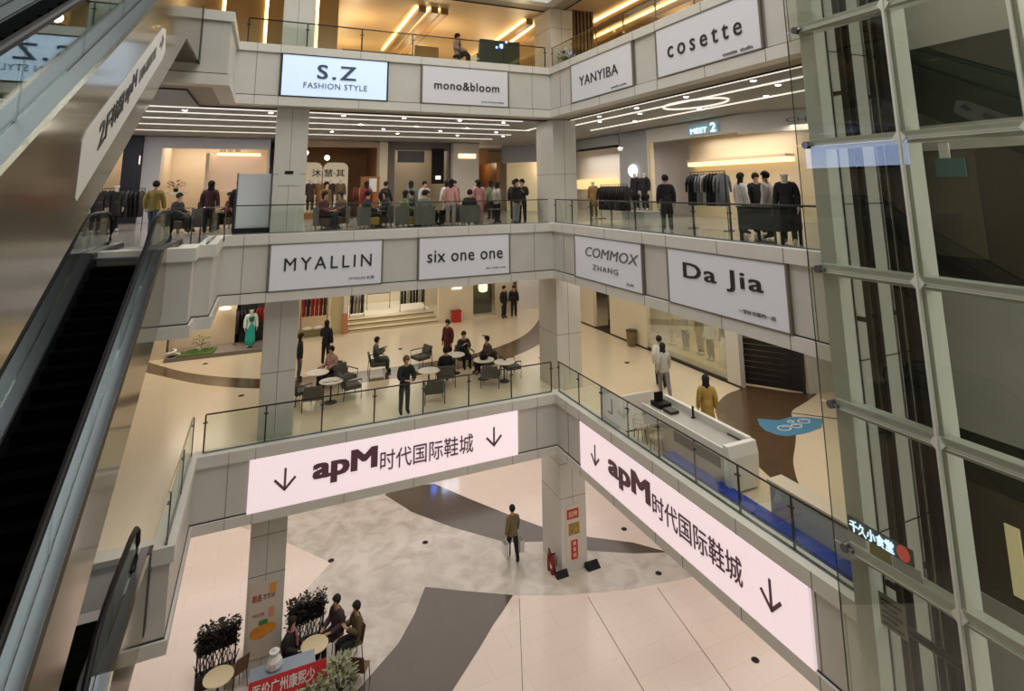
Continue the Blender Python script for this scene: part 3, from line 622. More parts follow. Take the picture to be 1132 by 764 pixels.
def zone_of(bone):
    a, b = bone; n = a + '|' + b
    if a in ('nec', 'he1'): return 'head'
    if 'pa' in a or a[1:2] == 'f' or a[1:2] == 't' and a[1:] != 'to': return 'hand'
    if b.endswith('pa'): return 'hand'
    if b.endswith('to'): return 'shoe'
    if b.endswith('hi') or b.endswith('kn') or b.endswith('an'): return 'leg'
    if b == 'nec': return 'neck'
    return 'top'
PM = {}
def person_meshes(kind):
    if kind in PM: return PM[kind]
    J, E = skeleton(kind); me = skin_mesh(J, E)
    segs = [(J[a][0], J[b][0], (J[a][1] + J[b][1]) / 2, zone_of((a, b))) for a, b in E]
    def zone(c):
        best = None
        for p, q, r, z in segs:
            d = q - p; t = max(0, min(1, (c - p).dot(d) / max(1e-9, d.length_squared))); e = (c - (p + d * t)).length - r
            if best is None or e < best[0]: best = (e, z)
        return best[1]
    zs = [zone(Vector(p.center)) for p in me.polygons]; hz = J['he2'][0]; pz = J['pel'][0]
    def shell(sel, d, nm):
        used = {}; vs = []; fs = []
        for p in me.polygons:
            if not sel(p): continue
            f = []
            for v in p.vertices:
                if v not in used:
                    used[v] = len(vs); vv = me.vertices[v]; vs.append(vv.co + vv.normal * d)
                f.append(used[v])
            fs.append(f)
        m2 = bpy.data.meshes.new(nm); m2.from_pydata(vs, [], fs)
        for p in m2.polygons: p.use_smooth = True
        m2.materials.append(BLACK); return m2
    wz = pz.z - .02
    out = {}
    nz = J['nec'][0].z
    out['top'] = shell(lambda p: zs[p.index] == 'top' or (zs[p.index] == 'neck' and p.center[2] < nz - .035) or (zs[p.index] == 'leg' and p.center[2] > wz - .10 and (kind[:3] != 'sit' or p.center[1] > -.02)), .034, 'top')
    out['trousers'] = shell(lambda p: zs[p.index] == 'leg', .02, 'trousers')
    out['shoes'] = shell(lambda p: zs[p.index] == 'shoe', .010, 'shoes')
    def hair(long):
        m = MB(); c = hz + Vector((0, .012, .004)); m.ball((0, 0, 0), .112, .122, .122, 16, 12)
        m.v = [(x, y, (max(z, .03 + abs(x) * -.35) if y < -.035 else max(z, -.085))) for x, y, z in m.v]
        if long:
            rings = []
            for z, ry, w in ((-.02, .10, .098), (-.12, .10, .10), (-.22, .115, .11), (-.32, .11, .09)):
                rings.append([(w * math.cos(PI * i / 8), -.01 + ry * math.sin(PI * i / 8), z) for i in range(9)] + [(w * .6 * math.cos(PI * i / 8), -.005 + ry * .55 * math.sin(PI * i / 8), z) for i in range(8, -1, -1)])
            vs = [v for r in rings for v in r]; k = 18; fs = [(i * k + j, i * k + (j + 1) % k, (i + 1) * k + (j + 1) % k, (i + 1) * k + j) for i in range(3) for j in range(k)] + [tuple(range(3 * k, 4 * k))]
            m.add(vs, fs)
        me2 = bpy.data.meshes.new('hair'); me2.from_pydata([tuple(Vector(v) + c) for v in m.v], [], m.f)
        for p in me2.polygons: p.use_smooth = True
        me2.materials.append(HAIRM); return me2
    out['hair_short'] = hair(False); out['hair_long'] = hair(True)
    # coat skirt for long coats
    m = MB(); prof = [(.17, .18), (.175, .0), (.19, -.2), (.215, -.40)]; m.lathe(prof, tuple(pz), 16, 1, .8)
    me3 = bpy.data.meshes.new('coat_skirt'); me3.from_pydata(m.v, [], m.f)
    for p in me3.polygons: p.use_smooth = True
    me3.materials.append(BLACK); out['coat'] = me3
    # face: nose, ears, eyes, mouth joined to the body mesh
    bm = bmesh.new(); bm.from_mesh(me); fx = MB(); h = (J['he1'][0] + hz) / 2
    fy = min(v.co.y for v in me.vertices if abs(v.co.z - hz.z) < .03 and abs(v.co.x) < .03)
    fx.k = 0; fx.ball((0, fy - .006, hz.z - .045), .012, .018, .02, 6, 5); fx.ball((-.085, h.y + .01, hz.z - .03), .012, .022, .03, 6, 5); fx.ball((.085, h.y + .01, hz.z - .03), .012, .022, .03, 6, 5)
    fx.k = 1; fx.ball((-.03, fy + .004, hz.z - .015), .013, .008, .008, 6, 5); fx.ball((.03, fy + .004, hz.z - .015), .013, .008, .008, 6, 5)
    fx.k = 2; fx.ball((0, fy + .004, hz.z - .088), .022, .009, .007, 6, 5)
    vv = [bm.verts.new(v) for v in fx.v]
    for f, k in zip(fx.f, fx.m):
        try:
            ff = bm.faces.new([vv[i] for i in f]); ff.material_index = k; ff.smooth = True
        except ValueError: pass
    bm.to_mesh(me); bm.free(); me.materials.clear()
    for q in (SKIN, EYEM, LIPM): me.materials.append(q)
    out['body'] = me; PM[kind] = out; return out
def cl(rgb): return mat('cloth_%d_%d_%d' % rgb, rgb, .8, noise=.08, nscale=14)
def person(kind, loc, rz, label, top, trousers, hair=(22, 18, 16), shoes=(30, 28, 28), long=False, coat=False, group=None, scale=1.0, name='person'):
    ms = person_meshes(kind); t = thing(name, label, 'person', loc, rz, group); t.scale = (scale,) * 3
    def add(k, nm, m):
        o = bpy.data.objects.new(nm, ms[k]); COL.objects.link(o); o.parent = t
        if m is not None: set_mat(o, m)
        return o
    add('body', 'body', None); add('top', 'jacket', cl(top)); add('trousers', 'trousers', cl(trousers)); add('shoes', 'shoes', cl(shoes))
    add('hair_long' if long else 'hair_short', 'hair', cl(hair))
    if coat: add('coat', 'coat_skirt', cl(top))
    return t
DK = (26, 25, 28); NV = (36, 40, 54); GR = (96, 98, 100); DG = (58, 58, 60); JN = (62, 78, 104); WH = (214, 210, 204); PK = (204, 150, 142); TN = (150, 118, 84); OL = (92, 90, 62); MR = (92, 34, 34); YL = (176, 146, 70); GN = (86, 104, 78)
D = math.radians
# facing: rz = 0 looks towards -y (the photographer); 180 looks away
person('walk', (-0.85, 1.88, 0), D(175), 'person in olive-brown jacket walking across the ground floor with white bags', (128, 112, 82), DK)
for sx, lb in ((-1, 'white paper bag in the left hand of the ground floor walker'), (1, 'white paper bag in the right hand of the ground floor walker')):
    b = thing('shopping_bag', lb.replace(' left ', ' one ').replace(' right ', ' other '), 'bag', (-0.85 + sx * .29, 1.86, .26))
    m = MB(); m.add([(-.08, -.14, 0), (.08, -.14, 0), (.08, .14, 0), (-.08, .14, 0), (-.09, -.16, .40), (.09, -.16, .40), (.09, .16, .40), (-.09, .16, .40)], [(3, 2, 1, 0), (0, 1, 5, 4), (1, 2, 6, 5), (2, 3, 7, 6), (3, 0, 4, 7)]); m.build('bag_body', WHITE_P, b)
    MB().tube([(0, -.06, .40), (0, -.03, .53), (0, .03, .53), (0, .06, .40)], .006, 5).build('handle', WHITE_P, b)
# ---- furniture makers
CHM = mat('chair_dark_fabric', (92, 90, 83), .8, noise=.1, nscale=12); LEGM = mat('chair_leg', (40, 36, 32), .4, .4); TABT = mat('table_top_white', (226, 220, 206), .35); TABC = mat('table_top_cream', (222, 204, 164), .35)
def armchair():
    t = thing('armchair', 'x', 'armchair', (0, 0, 0))
    B(-.31, .31, -.30, .28, .30, .44).build('seat', CHM, t, bevel=.03)
    m = MB(); m.add([(-.31, .22, .40), (.31, .22, .40), (.31, .31, .40), (-.31, .31, .40), (-.28, .32, .78), (.28, .32, .78), (.28, .40, .78), (-.28, .40, .78)], [(3, 2, 1, 0), (4, 5, 6, 7), (0, 1, 5, 4), (1, 2, 6, 5), (2, 3, 7, 6), (3, 0, 4, 7)]); m.build('backrest', CHM, t, bevel=.03)
    for s in (-1, 1):
        MB().tube([(s * .33, -.28, 0), (s * .33, -.28, .60), (s * .33, .30, .62), (s * .33, .34, 0)], .016, 6).build('arm_frame', LEGM, t)
        B(s * .33 - .025, s * .33 + .025, -.28, .26, .60, .625).build('armrest', LEGM, t)
    return t
def round_table(r, h, top):
    t = thing('round_table', 'x', 'table', (0, 0, 0))
    MB().lathe([(r - .015, h - .03), (r, h - .02), (r, h - .005), (r - .01, h)], n=28).build('table_top', top, t)
    MB().lathe([(.03, .02), (.03, h - .03)], n=10).build('pedestal', LEGM, t); MB().lathe([(.22, 0), (.22, .012), (.05, .03)], n=20).build('foot_plate', LEGM, t)
    return t
def cafe_chair(m):
    t = thing('cafe_chair', 'x', 'chair', (0, 0, 0))
    B(-.20, .20, -.20, .20, .42, .46).build('seat', m, t, bevel=.015)
    q = MB(); q.add([(-.19, .17, .44), (.19, .17, .44), (.19, .20, .44), (-.19, .20, .44), (-.18, .25, .84), (.18, .25, .84), (.18, .28, .84), (-.18, .28, .84)], [(3, 2, 1, 0), (4, 5, 6, 7), (0, 1, 5, 4), (1, 2, 6, 5), (2, 3, 7, 6), (3, 0, 4, 7)]); q.build('backrest', m, t, bevel=.012)
    for sx in (-1, 1):
        for sy in (-1, 1): MB().tube([(sx * .17, sy * .16, .43), (sx * .20, sy * .20, 0)], .013, 6).build('leg', LEGM, t)
    return t
_first = {}
def place(key, maker, loc, rz, label, group=None):
    if key not in _first:
        o = maker(); _first[key] = o; _kidmap[o.name] = tree(o); o.location = loc; o.rotation_euler = (0, 0, rz); o['label'] = label
        if group: o['group'] = group
        return o
    return dup(_first[key], loc, rz, label, group)
AC = lambda x, y, a, l, g='armchairs of the middle floor cafe': place('arm', armchair, (x, y, 5.8), D(a), l, g)
# ---- middle floor cafe
person('lean', (-5.08, 0.9, 5.8), D(5), 'person in black coat standing at the cafe railing above the sign', DK, DG, hair=(120, 84, 56), scale=1.03)
person('stand', (-8.02, 6.0, 5.8), D(90), 'person in black with a pale skirt hem beside the square column on the cream floor', DK, GR, long=True, scale=.97)
person('phone', (-6.9, 7.6, 5.8), D(150), 'person all in black standing beyond the white cafe table', DK, DK, long=True)
AC(-7.0, 4.9, -50, 'armchair holding the sitter in a white and red top'); person('sit', (-7.0, 4.9, 5.8), D(-50), 'sitter in a white and red top by the white cafe table', (190, 150, 146), DK)
AC(-5.12, 5.5, 85, 'armchair under the sitter in grey who looks at a phone'); person('sit_phone', (-5.12, 5.5, 5.8), D(85), 'sitter in grey reading a phone, legs on the brown band', (84, 90, 88), GN)
person('stand', (-2.25, 5.4, 5.8), D(-60), 'person in maroon coat standing behind the seated group', MR, (120, 60, 50), coat=True)
AC(-1.75, 4.75, 0, 'armchair of the sitter facing out at the busiest cafe table'); person('sit_phone', (-1.75, 4.75, 5.8), 0, 'sitter in dark jacket facing out at the busiest cafe table', (40, 46, 52), DK)
AC(-1.2, 3.65, -80, 'armchair of the slim sitter in profile at the busiest cafe table'); person('sit', (-1.2, 3.65, 5.8), D(-80), 'slim sitter in brown profile at the busiest cafe table', (84, 70, 56), DK)
AC(-3.1, 2.9, 170, 'armchair under the hunched sitter in black'); person('sit', (-3.1, 2.9, 5.8), D(170), 'hunched sitter in black seen from behind near the round white table', DK, DG)
_kd = [(-8.15, 3.5, 120, 'empty armchair half hidden by the square column'), (-6.5, 4.35, 30, 'empty armchair between the two seated people and the brown band'), (-7.75, 2.75, 175, 'empty armchair nearest the square column, back to the railing'), (-6.45, 3.3, 100, 'empty armchair with a folded red cloth edge beside the two white discs'), (-3.9, 1.55, 170, 'empty grey armchair by the railing in front of the round white table'),
       (-1.55, 2.15, 150, 'empty grey armchair tipped toward the railing under the dark bag'), (-0.5, 2.75, 90, 'empty dark armchair closest to the corner column'), (-3.35, 5.55, -70, 'empty armchair with open frame on the brown band')]
for x, y, a, l in _kd: AC(x, y, a, l)
tb = lambda k, r, h, m, x, y, z, l, g: place(k, lambda: round_table(r, h, m), (x, y, z), 0, l, g)
GT = 'round white tables of the middle floor cafe'
tb('t1', .40, .70, TABT, -7.5, 4.2, 5.8, 'round white table before the sitter in white and red', GT); tb('t1', .4, .7, TABT, -3.8, 2.62, 5.8, 'round white table standing alone beside the hunched sitter', GT)
tb('t1', .4, .7, TABT, -2.35, 4.1, 5.8, 'round white table amid the busiest seated group', GT); tb('t1', .4, .7, TABT, -1.55, 2.95, 5.8, 'round white table with the dark bag on it', GT); tb('t1', .4, .7, TABT, -0.95, 2.35, 5.8, 'round white table near the corner column', GT)
tb('t1', .4, .7, TABT, -7.15, 3.0, 5.8, 'round table with two white discs near the square column', GT)
for x, l in ((-7.32, 'white plate on the table near the square column, nearer the column'), (-7.0, 'white plate on the table near the square column, farther from the column')):
    p = tag(MB().lathe([(.05, 0), (.13, .012), (.135, .02), (.06, .01)], n=18).build('plate', WHITE_P), l, 'plate'); p.location = (x, 3.0, 6.505)
b = thing('handbag', 'dark handbag lying on a round white cafe table', 'bag', (-1.55, 2.95, 6.5)); MB().lathe([(.10, 0), (.15, .06), (.13, .16), (.05, .2)], n=12, sx=1.2, sy=.7).build('bag_body', BLACK, b); MB().tube([(-.1, 0, .17), (-.05, 0, .28), (.05, 0, .28), (.1, 0, .17)], .012, 6).build('strap', BLACK, b)
person('stand', (3.05, 12.05, 5.8), D(30), 'person in dark suit standing by the bright shop entrance, nearer the window', DK, DK); person('stand', (3.75, 12.25, 5.8), D(-20), 'slimmer person in black standing by the bright shop entrance, nearer the bright wall', DK, DK, long=True, scale=.96)
person('walk', (3.95, -0.75, 5.8), D(150), 'walker in white top and black vest passing the glass shopfront', WH, DK); person('walk', (3.45, -1.6, 5.8), D(160), 'walker in pale grey top with long dark hair on the cream floor', (178, 176, 168), (120, 122, 124), long=True)
person('stand', (2.4, -4.9, 5.8), D(150), 'person in mustard coat standing behind the white counter', (170, 142, 72), (90, 80, 60), long=True, coat=True, scale=1.0)

# ---- white counter by the east railing
k = thing('counter', 'long white counter with grey sunken top behind the glass railing', 'counter', (1.15, -5.6, 5.8), world=True)
B(.78, 1.62, -7.25, -4.0, 5.8, 6.55).build('carcass', mat('counter_side', (178, 166, 142), .5), k)
m = MB().prismx([(-7.25, 5.8), (-7.42, 5.85), (-7.46, 6.6), (-7.40, 6.86), (-7.25, 6.86)], .74, 1.66); m.build('end_panel', WHITE_P, k, bevel=.01)
B(.76, 1.64, -7.25, -4.0, 6.62, 6.72).build('worktop', mat('counter_top_grey', (168, 168, 164), .4), k)
B(1.54, 1.66, -7.25, -4.0, 6.72, 6.88).build('raised_ledge', WHITE_P, k); B(.74, .78, -7.25, -4.0, 6.55, 6.78).build('front_rim', WHITE_P, k)
B(.76, .80, -7.1, -5.4, 6.28, 6.52).build('dark_slot', BLACK, k); B(1.5, 1.56, -7.05, -6.6, 6.72, 6.76).build('tray', CHM, k)
e = thing('till', 'black till machine on the far end of the white counter', 'machine', (1.2, -4.3, 6.72), world=True)
B(1.0, 1.4, -4.55, -4.1, 6.72, 6.84).build('base', BLACK, e); B(1.05, 1.35, -4.25, -4.2, 6.82, 7.08).build('screen', BLACK, e, bevel=.01); B(1.02, 1.3, -5.0, -4.65, 6.72, 6.80).build('keypad', DSTEEL, e)
c = thing('card_stand', 'small dark card stand at the middle of the counter top', 'stand', (1.45, -5.4, 6.72), world=True); B(1.4, 1.5, -5.44, -5.36, 6.72, 6.74).build('foot', BLACK, c); B(1.43, 1.47, -5.42, -5.38, 6.74, 7.02).build('stem', BLACK, c)
for i, (x0, x1, y0, y1, lb) in enumerate(((.36, .41, -3.42, -2.35, 'white barrier panel with a dark corner bracket behind the railing'), (.42, 1.62, -3.42, -3.37, 'white barrier panel standing crosswise before the counter'))):
    p = thing('barrier_panel', lb, 'panel', (x0, y0, 5.8), world=True); m = MB(); m.box(x0, x1, y0, y1, 5.82, 6.82); m.build('board', WHITE_P, p, bevel=.02); B(x0 - .02, x1 + .02, y0, y1, 5.8, 5.84).build('foot', DSTEEL, p)
    if i == 0: MB().box(.345, .36, -3.05, -3.0, 6.2, 6.62).box(.345, .36, -3.05, -2.8, 6.2, 6.25).build('bracket', BLACK, p)
def stool():
    t = thing('round_chair', 'x', 'chair', (0, 0, 0)); wm = mat('pale_wood', (176, 156, 120), .5)
    MB().lathe([(.19, .42), (.20, .44), (.19, .46)], n=18).build('seat', wm, t)
    MB().tube([(.2 * math.cos(a), .2 * math.sin(a), .70) for a in [PI * i / 8 for i in range(9)]], .018, 6).build('back_hoop', wm, t); MB().tube([(.2 * math.cos(a), .2 * math.sin(a), .58) for a in [PI * i / 8 for i in range(9)]], .012, 6).build('back_hoop', wm, t)
    for a in (.1, .5, .9): MB().tube([(.2 * math.cos(PI * a), .2 * math.sin(PI * a), .44), (.2 * math.cos(PI * a), .2 * math.sin(PI * a), .70)], .010, 5).build('spindle', wm, t)
    for a in (45, 135, 225, 315): MB().tube([(.15 * math.cos(D(a)), .15 * math.sin(D(a)), .43), (.2 * math.cos(D(a)), .2 * math.sin(D(a)), 0)], .013, 6).build('leg', LEGM, t)
    return t
place('stool', stool, (.52, -4.2, 5.8), D(80), 'pale wooden round-backed chair before the counter, nearer the barrier panel'); place('stool', stool, (.52, -4.95, 5.8), D(120), 'pale wooden round-backed chair before the counter, farther from the barrier panel')
tag(B(.45, .82, -11, -5.3, 5.8, 5.98).build('hoarding_board', mat('board_blue', (30, 62, 160), .5)), 'blue board lying along the railing beside the counter', 'board')
hb = thing('low_cabinet', 'low pale cabinet with a ledge behind the blue board', 'cabinet', (.6, -10.9, 5.8), world=True); B(.86, 1.25, -11.0, -8.5, 5.8, 6.50).build('carcass', GREYW, hb); B(.84, 1.28, -11.0, -8.45, 6.50, 6.60).build('worktop', mat('cabinet_ledge', (196, 186, 164), .5), hb)

# ---- garments, rails, mannequins
def garment_mesh(long):
    m = MB(); h = 1.05 if long else .68
    m.lathe([(.03, -.02), (.06, -.05), (.17, -.10), (.165, -.3), (.16, -.5), (.185, -h), (.02, -h)], (0, 0, 0), 12, 1, .42)
    for s in (-1, 1): m.tube([(s * .15, 0, -.12), (s * .21, 0, -.35), (s * .22, -.01, -.62)], [.05, .045, .035], 7)
    m.tube([(0, 0, -.02), (0, 0, .05)], .006, 5)
    me = bpy.data.meshes.new('garment'); me.from_pydata(m.v, [], m.f)
    for p in me.polygons: p.use_smooth = True
    me.materials.append(BLACK); return me
GM = {False: garment_mesh(False), True: garment_mesh(True)}
def garment(loc, rz, rgb, label, group, long=False):
    o = bpy.data.objects.new('coat' if long else 'jacket', GM[long]); COL.objects.link(o); set_mat(o, cl(rgb)); o.location = loc; o.rotation_euler = (0, 0, rz); return tag(o, label, 'garment', group)
def rack(p0, p1, h, label):
    p0, p1 = Vector(p0), Vector(p1); t = thing('clothes_rail', label, 'clothes rail', tuple(p0), world=True); d = (p1 - p0).normalized(); n = Vector((-d.y, d.x, 0))
    for p in (p0, p1):
        MB().tube([p, p + Vector((0, 0, h))], .016, 6).build('upright', DSTEEL, t); MB().tube([p - n * .22 + Vector((0, 0, .016)), p + n * .22 + Vector((0, 0, .016))], .016, 6).build('foot', DSTEEL, t)
    MB().tube([p0 + Vector((0, 0, h)), p1 + Vector((0, 0, h))], .014, 6).build('rail', DSTEEL, t); return t
def rail_of(p0, p1, h, n, cols, label, grp, glabel, long=False):
    rack(p0, p1, h, label); p0, p1 = Vector(p0), Vector(p1); a = math.atan2(p1.y - p0.y, p1.x - p0.x)
    for i in range(n):
        q = p0 + (p1 - p0) * ((i + .6) / (n + .2)); q.z += h - .04
        garment(q, a + PI / 2 - .35, cols[i % len(cols)], glabel, grp, long)
def mannequin(loc, rz, rgb, label, skirt=None, coat=True, arms=None, base=True):
    t = person('stand', loc, rz, label, rgb, skirt or rgb, hair=(200, 196, 188), shoes=(200, 196, 188), coat=coat, name='mannequin'); t['category'] = 'mannequin'
    for c in list(kids(t)):
        if c.name.startswith('hair'): bpy.data.objects.remove(c)
        elif c.name.startswith('body'): set_mat(c, mat('mannequin_shell', (206, 198, 186), .4))
        elif c.name.startswith('shoes'): c.name = 'feet'
    MB().lathe([(.16, 0), (.16, .008), (.03, .02)], n=16).build('stand_base', STEEL, t); return t
# ================================================================== middle floor shops
Z1, Z2, Z3 = 5.8, 11.6, 17.4
def wall(name, *a, m=CREAM): return struct(B(*a).build(name, m))
# north side, y = 12.7
wall('wall_shop_north', -8.35, -7.75, 12.7, 12.95, Z1, 9.8); wall('wall_shop_north', -6.15, -5.35, 12.7, 12.95, Z1, 9.8, m=mat('khaki_wall', (196, 182, 138), .5))
wall('wall_shop_north', -0.55, 1.45, 12.7, 12.95, Z1, 9.8); wall('wall_shop_north', 2.85, 3.9, 12.7, 12.95, Z1, 9.8)
wall('wall_shop_back', -9.0, 8.5, 17.5, 17.7, Z1, 9.8, m=mat('shop_back_white', (226, 214, 188), .5))
wall('wall_shop_back', -8.4, -6.1, 14.6, 14.7, Z1, 9.8, m=BEIGE)
wall('wall_shop_north', 4.6, 8.0, 13.6, 13.75, Z1, 9.8, m=mat('bright_wall', (232, 228, 224), .5))
area('shop_light', (-3, 15.2, 9.5), 4.5, 3.5, 130, (1, .92, .8)); area('shop_light', (-7, 13.7, 9.5), 1.6, 1.4, 35, (1, .85, .7)); area('shop_light', (5.5, 12.9, 9.5), 2.2, 1.2, 30, WHITE)
pl = thing('plinth', 'khaki display plinth under the red garments', 'plinth', (-7, 12.8, Z1), world=True); B(-7.75, -6.15, 12.62, 13.2, Z1, Z1 + .28).build('base_block', mat('khaki_dark', (128, 116, 80), .5), pl); B(-7.75, -6.15, 12.7, 13.2, Z1 + .28, Z1 + .34).build('top_slab', mat('khaki_light', (176, 160, 120), .5), pl)
rail_of((-7.6, 12.95, Z1 + .34), (-6.35, 12.95, Z1 + .34), 1.7, 6, [(150, 40, 36), (46, 48, 62), (158, 44, 36), (166, 50, 40), (130, 36, 34), (60, 52, 36)], 'clothes rail with red garments in the shop beside the square column', 'red and dark garments on the rail by the column', 'hanging garment among the red clothes on the plinth', True)
for i, (x, l) in enumerate(((-7.3, 'crumpled white cloth on the khaki plinth, nearer the column'), (-6.8, 'crumpled white cloth on the khaki plinth, nearer the cream pillar'))):
    o = MB().lathe([(.16, 0), (.2, .05), (.12, .12), (.02, .15)], n=9, sx=1.2).build('folded_cloth', WHITE_P); o.location = (x, 12.72 + .05, Z1 + .34); tag(o, l, 'cloth')
pp = thing('pillar_trim', 'slim cream pillar with salmon lower half between two shopfronts', 'pillar', (-5.45, 12.6, Z1), world=True); B(-5.6, -5.4, 12.5, 12.69, Z1 + 1.0, 9.7).build('upper_shaft', WHITE_P, pp); B(-5.62, -5.38, 12.48, 12.69, Z1, Z1 + 1.0).build('lower_shaft', mat('salmon', (196, 126, 96), .5), pp)
st = thing('stepped_dais', 'pale three-step dais running across the wide clothes shop entrance', 'dais', (-3, 12.7, Z1), world=True)
for i in range(3):
    B(-5.3, -0.6, 12.6 + i * .45, 14.2, Z1 + i * .15, Z1 + (i + 1) * .15).build('step_block', mat('dais_stone', (214, 200, 166), .4), st); B(-5.3, -0.6, 12.595 + i * .45, 12.62 + i * .45, Z1 + i * .15 + .09, Z1 + (i + 1) * .15 - .01).build('nosing', mat('dais_nosing', (120, 108, 80), .4), st)
struct(B(-5.3, -0.6, 14.2, 17.5, Z1, Z1 + .45).build('floor_shop', mat('shop_floor_white', (226, 218, 200), .3)))
rail_of((-5.05, 14.3, Z1 + .45), (-4.3, 14.3, Z1 + .45), 1.25, 4, [(24, 22, 24), (130, 128, 124), (140, 138, 132), (30, 28, 28)], 'low clothes rail at the column end of the wide clothes shop', 'black and grey garments at the column end', 'hanging garment on the low rail at the column end of the wide shop', True)
rail_of((-3.9, 15.8, Z1 + .45), (-2.6, 15.8, Z1 + .45), 1.55, 8, [(20, 20, 22), (26, 26, 30), (60, 58, 60)], 'clothes rail deep in the wide clothes shop', 'dark garments deep in the wide shop', 'short dark garment deep in the wide shop')
rail_of((-2.3, 14.4, Z1 + .45), (-0.9, 14.4, Z1 + .45), 1.5, 8, [(18, 18, 20), (24, 24, 26), (180, 176, 170), (20, 22, 26)], 'clothes rail of dark coats at the glass end of the wide shop', 'dark coats at the glass end of the wide shop', 'dark coat hanging at the glass end of the wide shop', True)
B_ = thing('red_bin', 'red box bin against the cream wall between two shopfronts', 'bin', (0.4, 12.4, Z1), world=True); B(.15, .62, 12.3, 12.66, Z1, Z1 + .55).build('box_body', mat('bin_red', (186, 42, 32), .45), B_, bevel=.01); B(.13, .64, 12.28, 12.68, Z1 + .55, Z1 + .60).build('lid', mat('bin_red_dark', (146, 30, 26), .45), B_)
wl = tag(B(.2, .75, 12.62, 12.7, 7.48, 7.58).build('wall_lamp', LED), 'small white strip lamp on the cream wall over the red bin', 'wall lamp')
sw = thing('shop_window', 'dark shop window with a glowing paper lantern', 'window', (2.15, 12.75, Z1), world=True); B(1.5, 2.8, 13.3, 13.4, Z1 + .1, 8.6).build('back_board', mat('dark_olive', (74, 70, 52), .5), sw); B(1.5, 2.8, 12.74, 12.76, Z1 + .1, 8.6).build('pane', GLASS_C, sw); B(1.45, 2.85, 12.7, 13.4, Z1, Z1 + .12).build('sill', CREAM, sw)
ln = MB().lathe([(.10, -.28), (.24, -.22), (.27, 0), (.24, .22), (.10, .28)], n=16).build('paper_lantern', mat('lantern_glow', (255, 238, 200), .5, emit=1.2), smooth=True); ln.location = (2.15, 13.0, 7.42); tag(ln, 'round glowing paper lantern hanging in the dark shop window', 'lantern')
# far west of the middle floor, y about 10.8
wall('wall_shop_west', -13.2, -10.35, 12.6, 12.8, Z1, 9.8, m=BEIGE); wall('wall_shop_west', -10.5, -8.4, 12.6, 12.8, Z1, 9.8, m=mat('dark_shop_wall', (30, 34, 34), .5)); wall('wall_shop_west', -19, -13.2, 11.6, 11.8, Z1, 9.8)
area('shop_light', (-11.6, 11.6, 9.5), 2.2, 1.4, 60, (1, .86, .7))
pd = thing('grey_podium', 'low grey podium along the shopfront with the green mannequin', 'podium', (-11, 11, Z1), world=True); B(-13.15, -9.2, 10.9, 12.5, Z1, Z1 + .12).build('base_block', mat('podium_grey', (118, 108, 104), .5), pd); B(-13.1, -9.25, 10.95, 12.5, Z1 + .12, Z1 + .15).build('top_slab', mat('podium_top', (140, 130, 124), .45), pd)
mannequin((-9.85, 11.35, Z1 + .15), D(10), (206, 226, 222), 'mannequin in bright teal dress and white jacket at the dark shop', skirt=(30, 150, 140), coat=False)
dr = thing('teal_dress', 'bright teal long dress worn by the mannequin at the dark shop', 'dress', (-9.85, 11.35, Z1 + .15)); MB().lathe([(.20, .12), (.215, .35), (.19, .7), (.17, .95), (.15, 1.12)], n=16, sy=.85).build('skirt', mat('teal_cloth', (28, 168, 156), .6), dr, smooth=True); MB().lathe([(.152, 1.12), (.17, 1.25), (.165, 1.36)], n=14, sy=.9).build('bodice', mat('teal_dark', (30, 96, 84), .6), dr, smooth=True)
rail_of((-10.5, 12.1, Z1 + .15), (-9.9, 12.35, Z1 + .15), 1.6, 4, [(40, 34, 38), (28, 26, 30)], 'clothes rail behind the green mannequin, toward the beige wall', 'dark garments behind the teal mannequin', 'dark garment hanging behind the teal mannequin', True)
rail_of((-9.6, 12.3, Z1 + .15), (-9.0, 12.1, Z1 + .15), 1.65, 4, [(150, 36, 34), (120, 30, 30)], 'clothes rail of red garments behind the green mannequin', 'red garments behind the teal mannequin', 'red garment hanging behind the teal mannequin', False)
mt = thing('lawn_mat', 'green artificial lawn mat on the podium edge', 'mat', (-12, 11.2, Z1 + .15), world=True); MB().prism([(-12.7, 10.95), (-11.3, 10.95), (-11.2, 11.9), (-12.3, 12.0)], Z1 + .15, Z1 + .2).build('mat_base', mat('lawn_green', (84, 116, 50), .9, noise=.25, nscale=30), mt)
m = MB()
for i in range(260):
    x, y = random.uniform(-12.6, -11.3), random.uniform(11.0, 11.85); h = random.uniform(.03, .08); a = random.uniform(0, PI); m.add([(x, y, Z1 + .2), (x + .02 * math.cos(a), y + .02 * math.sin(a), Z1 + .2), (x + .02, y, Z1 + .2 + h)], [(0, 1, 2)])
g_ = m.build('grass_blades', mat('grass_blade', (96, 130, 58), .8), mt); g_['kind'] = 'stuff'
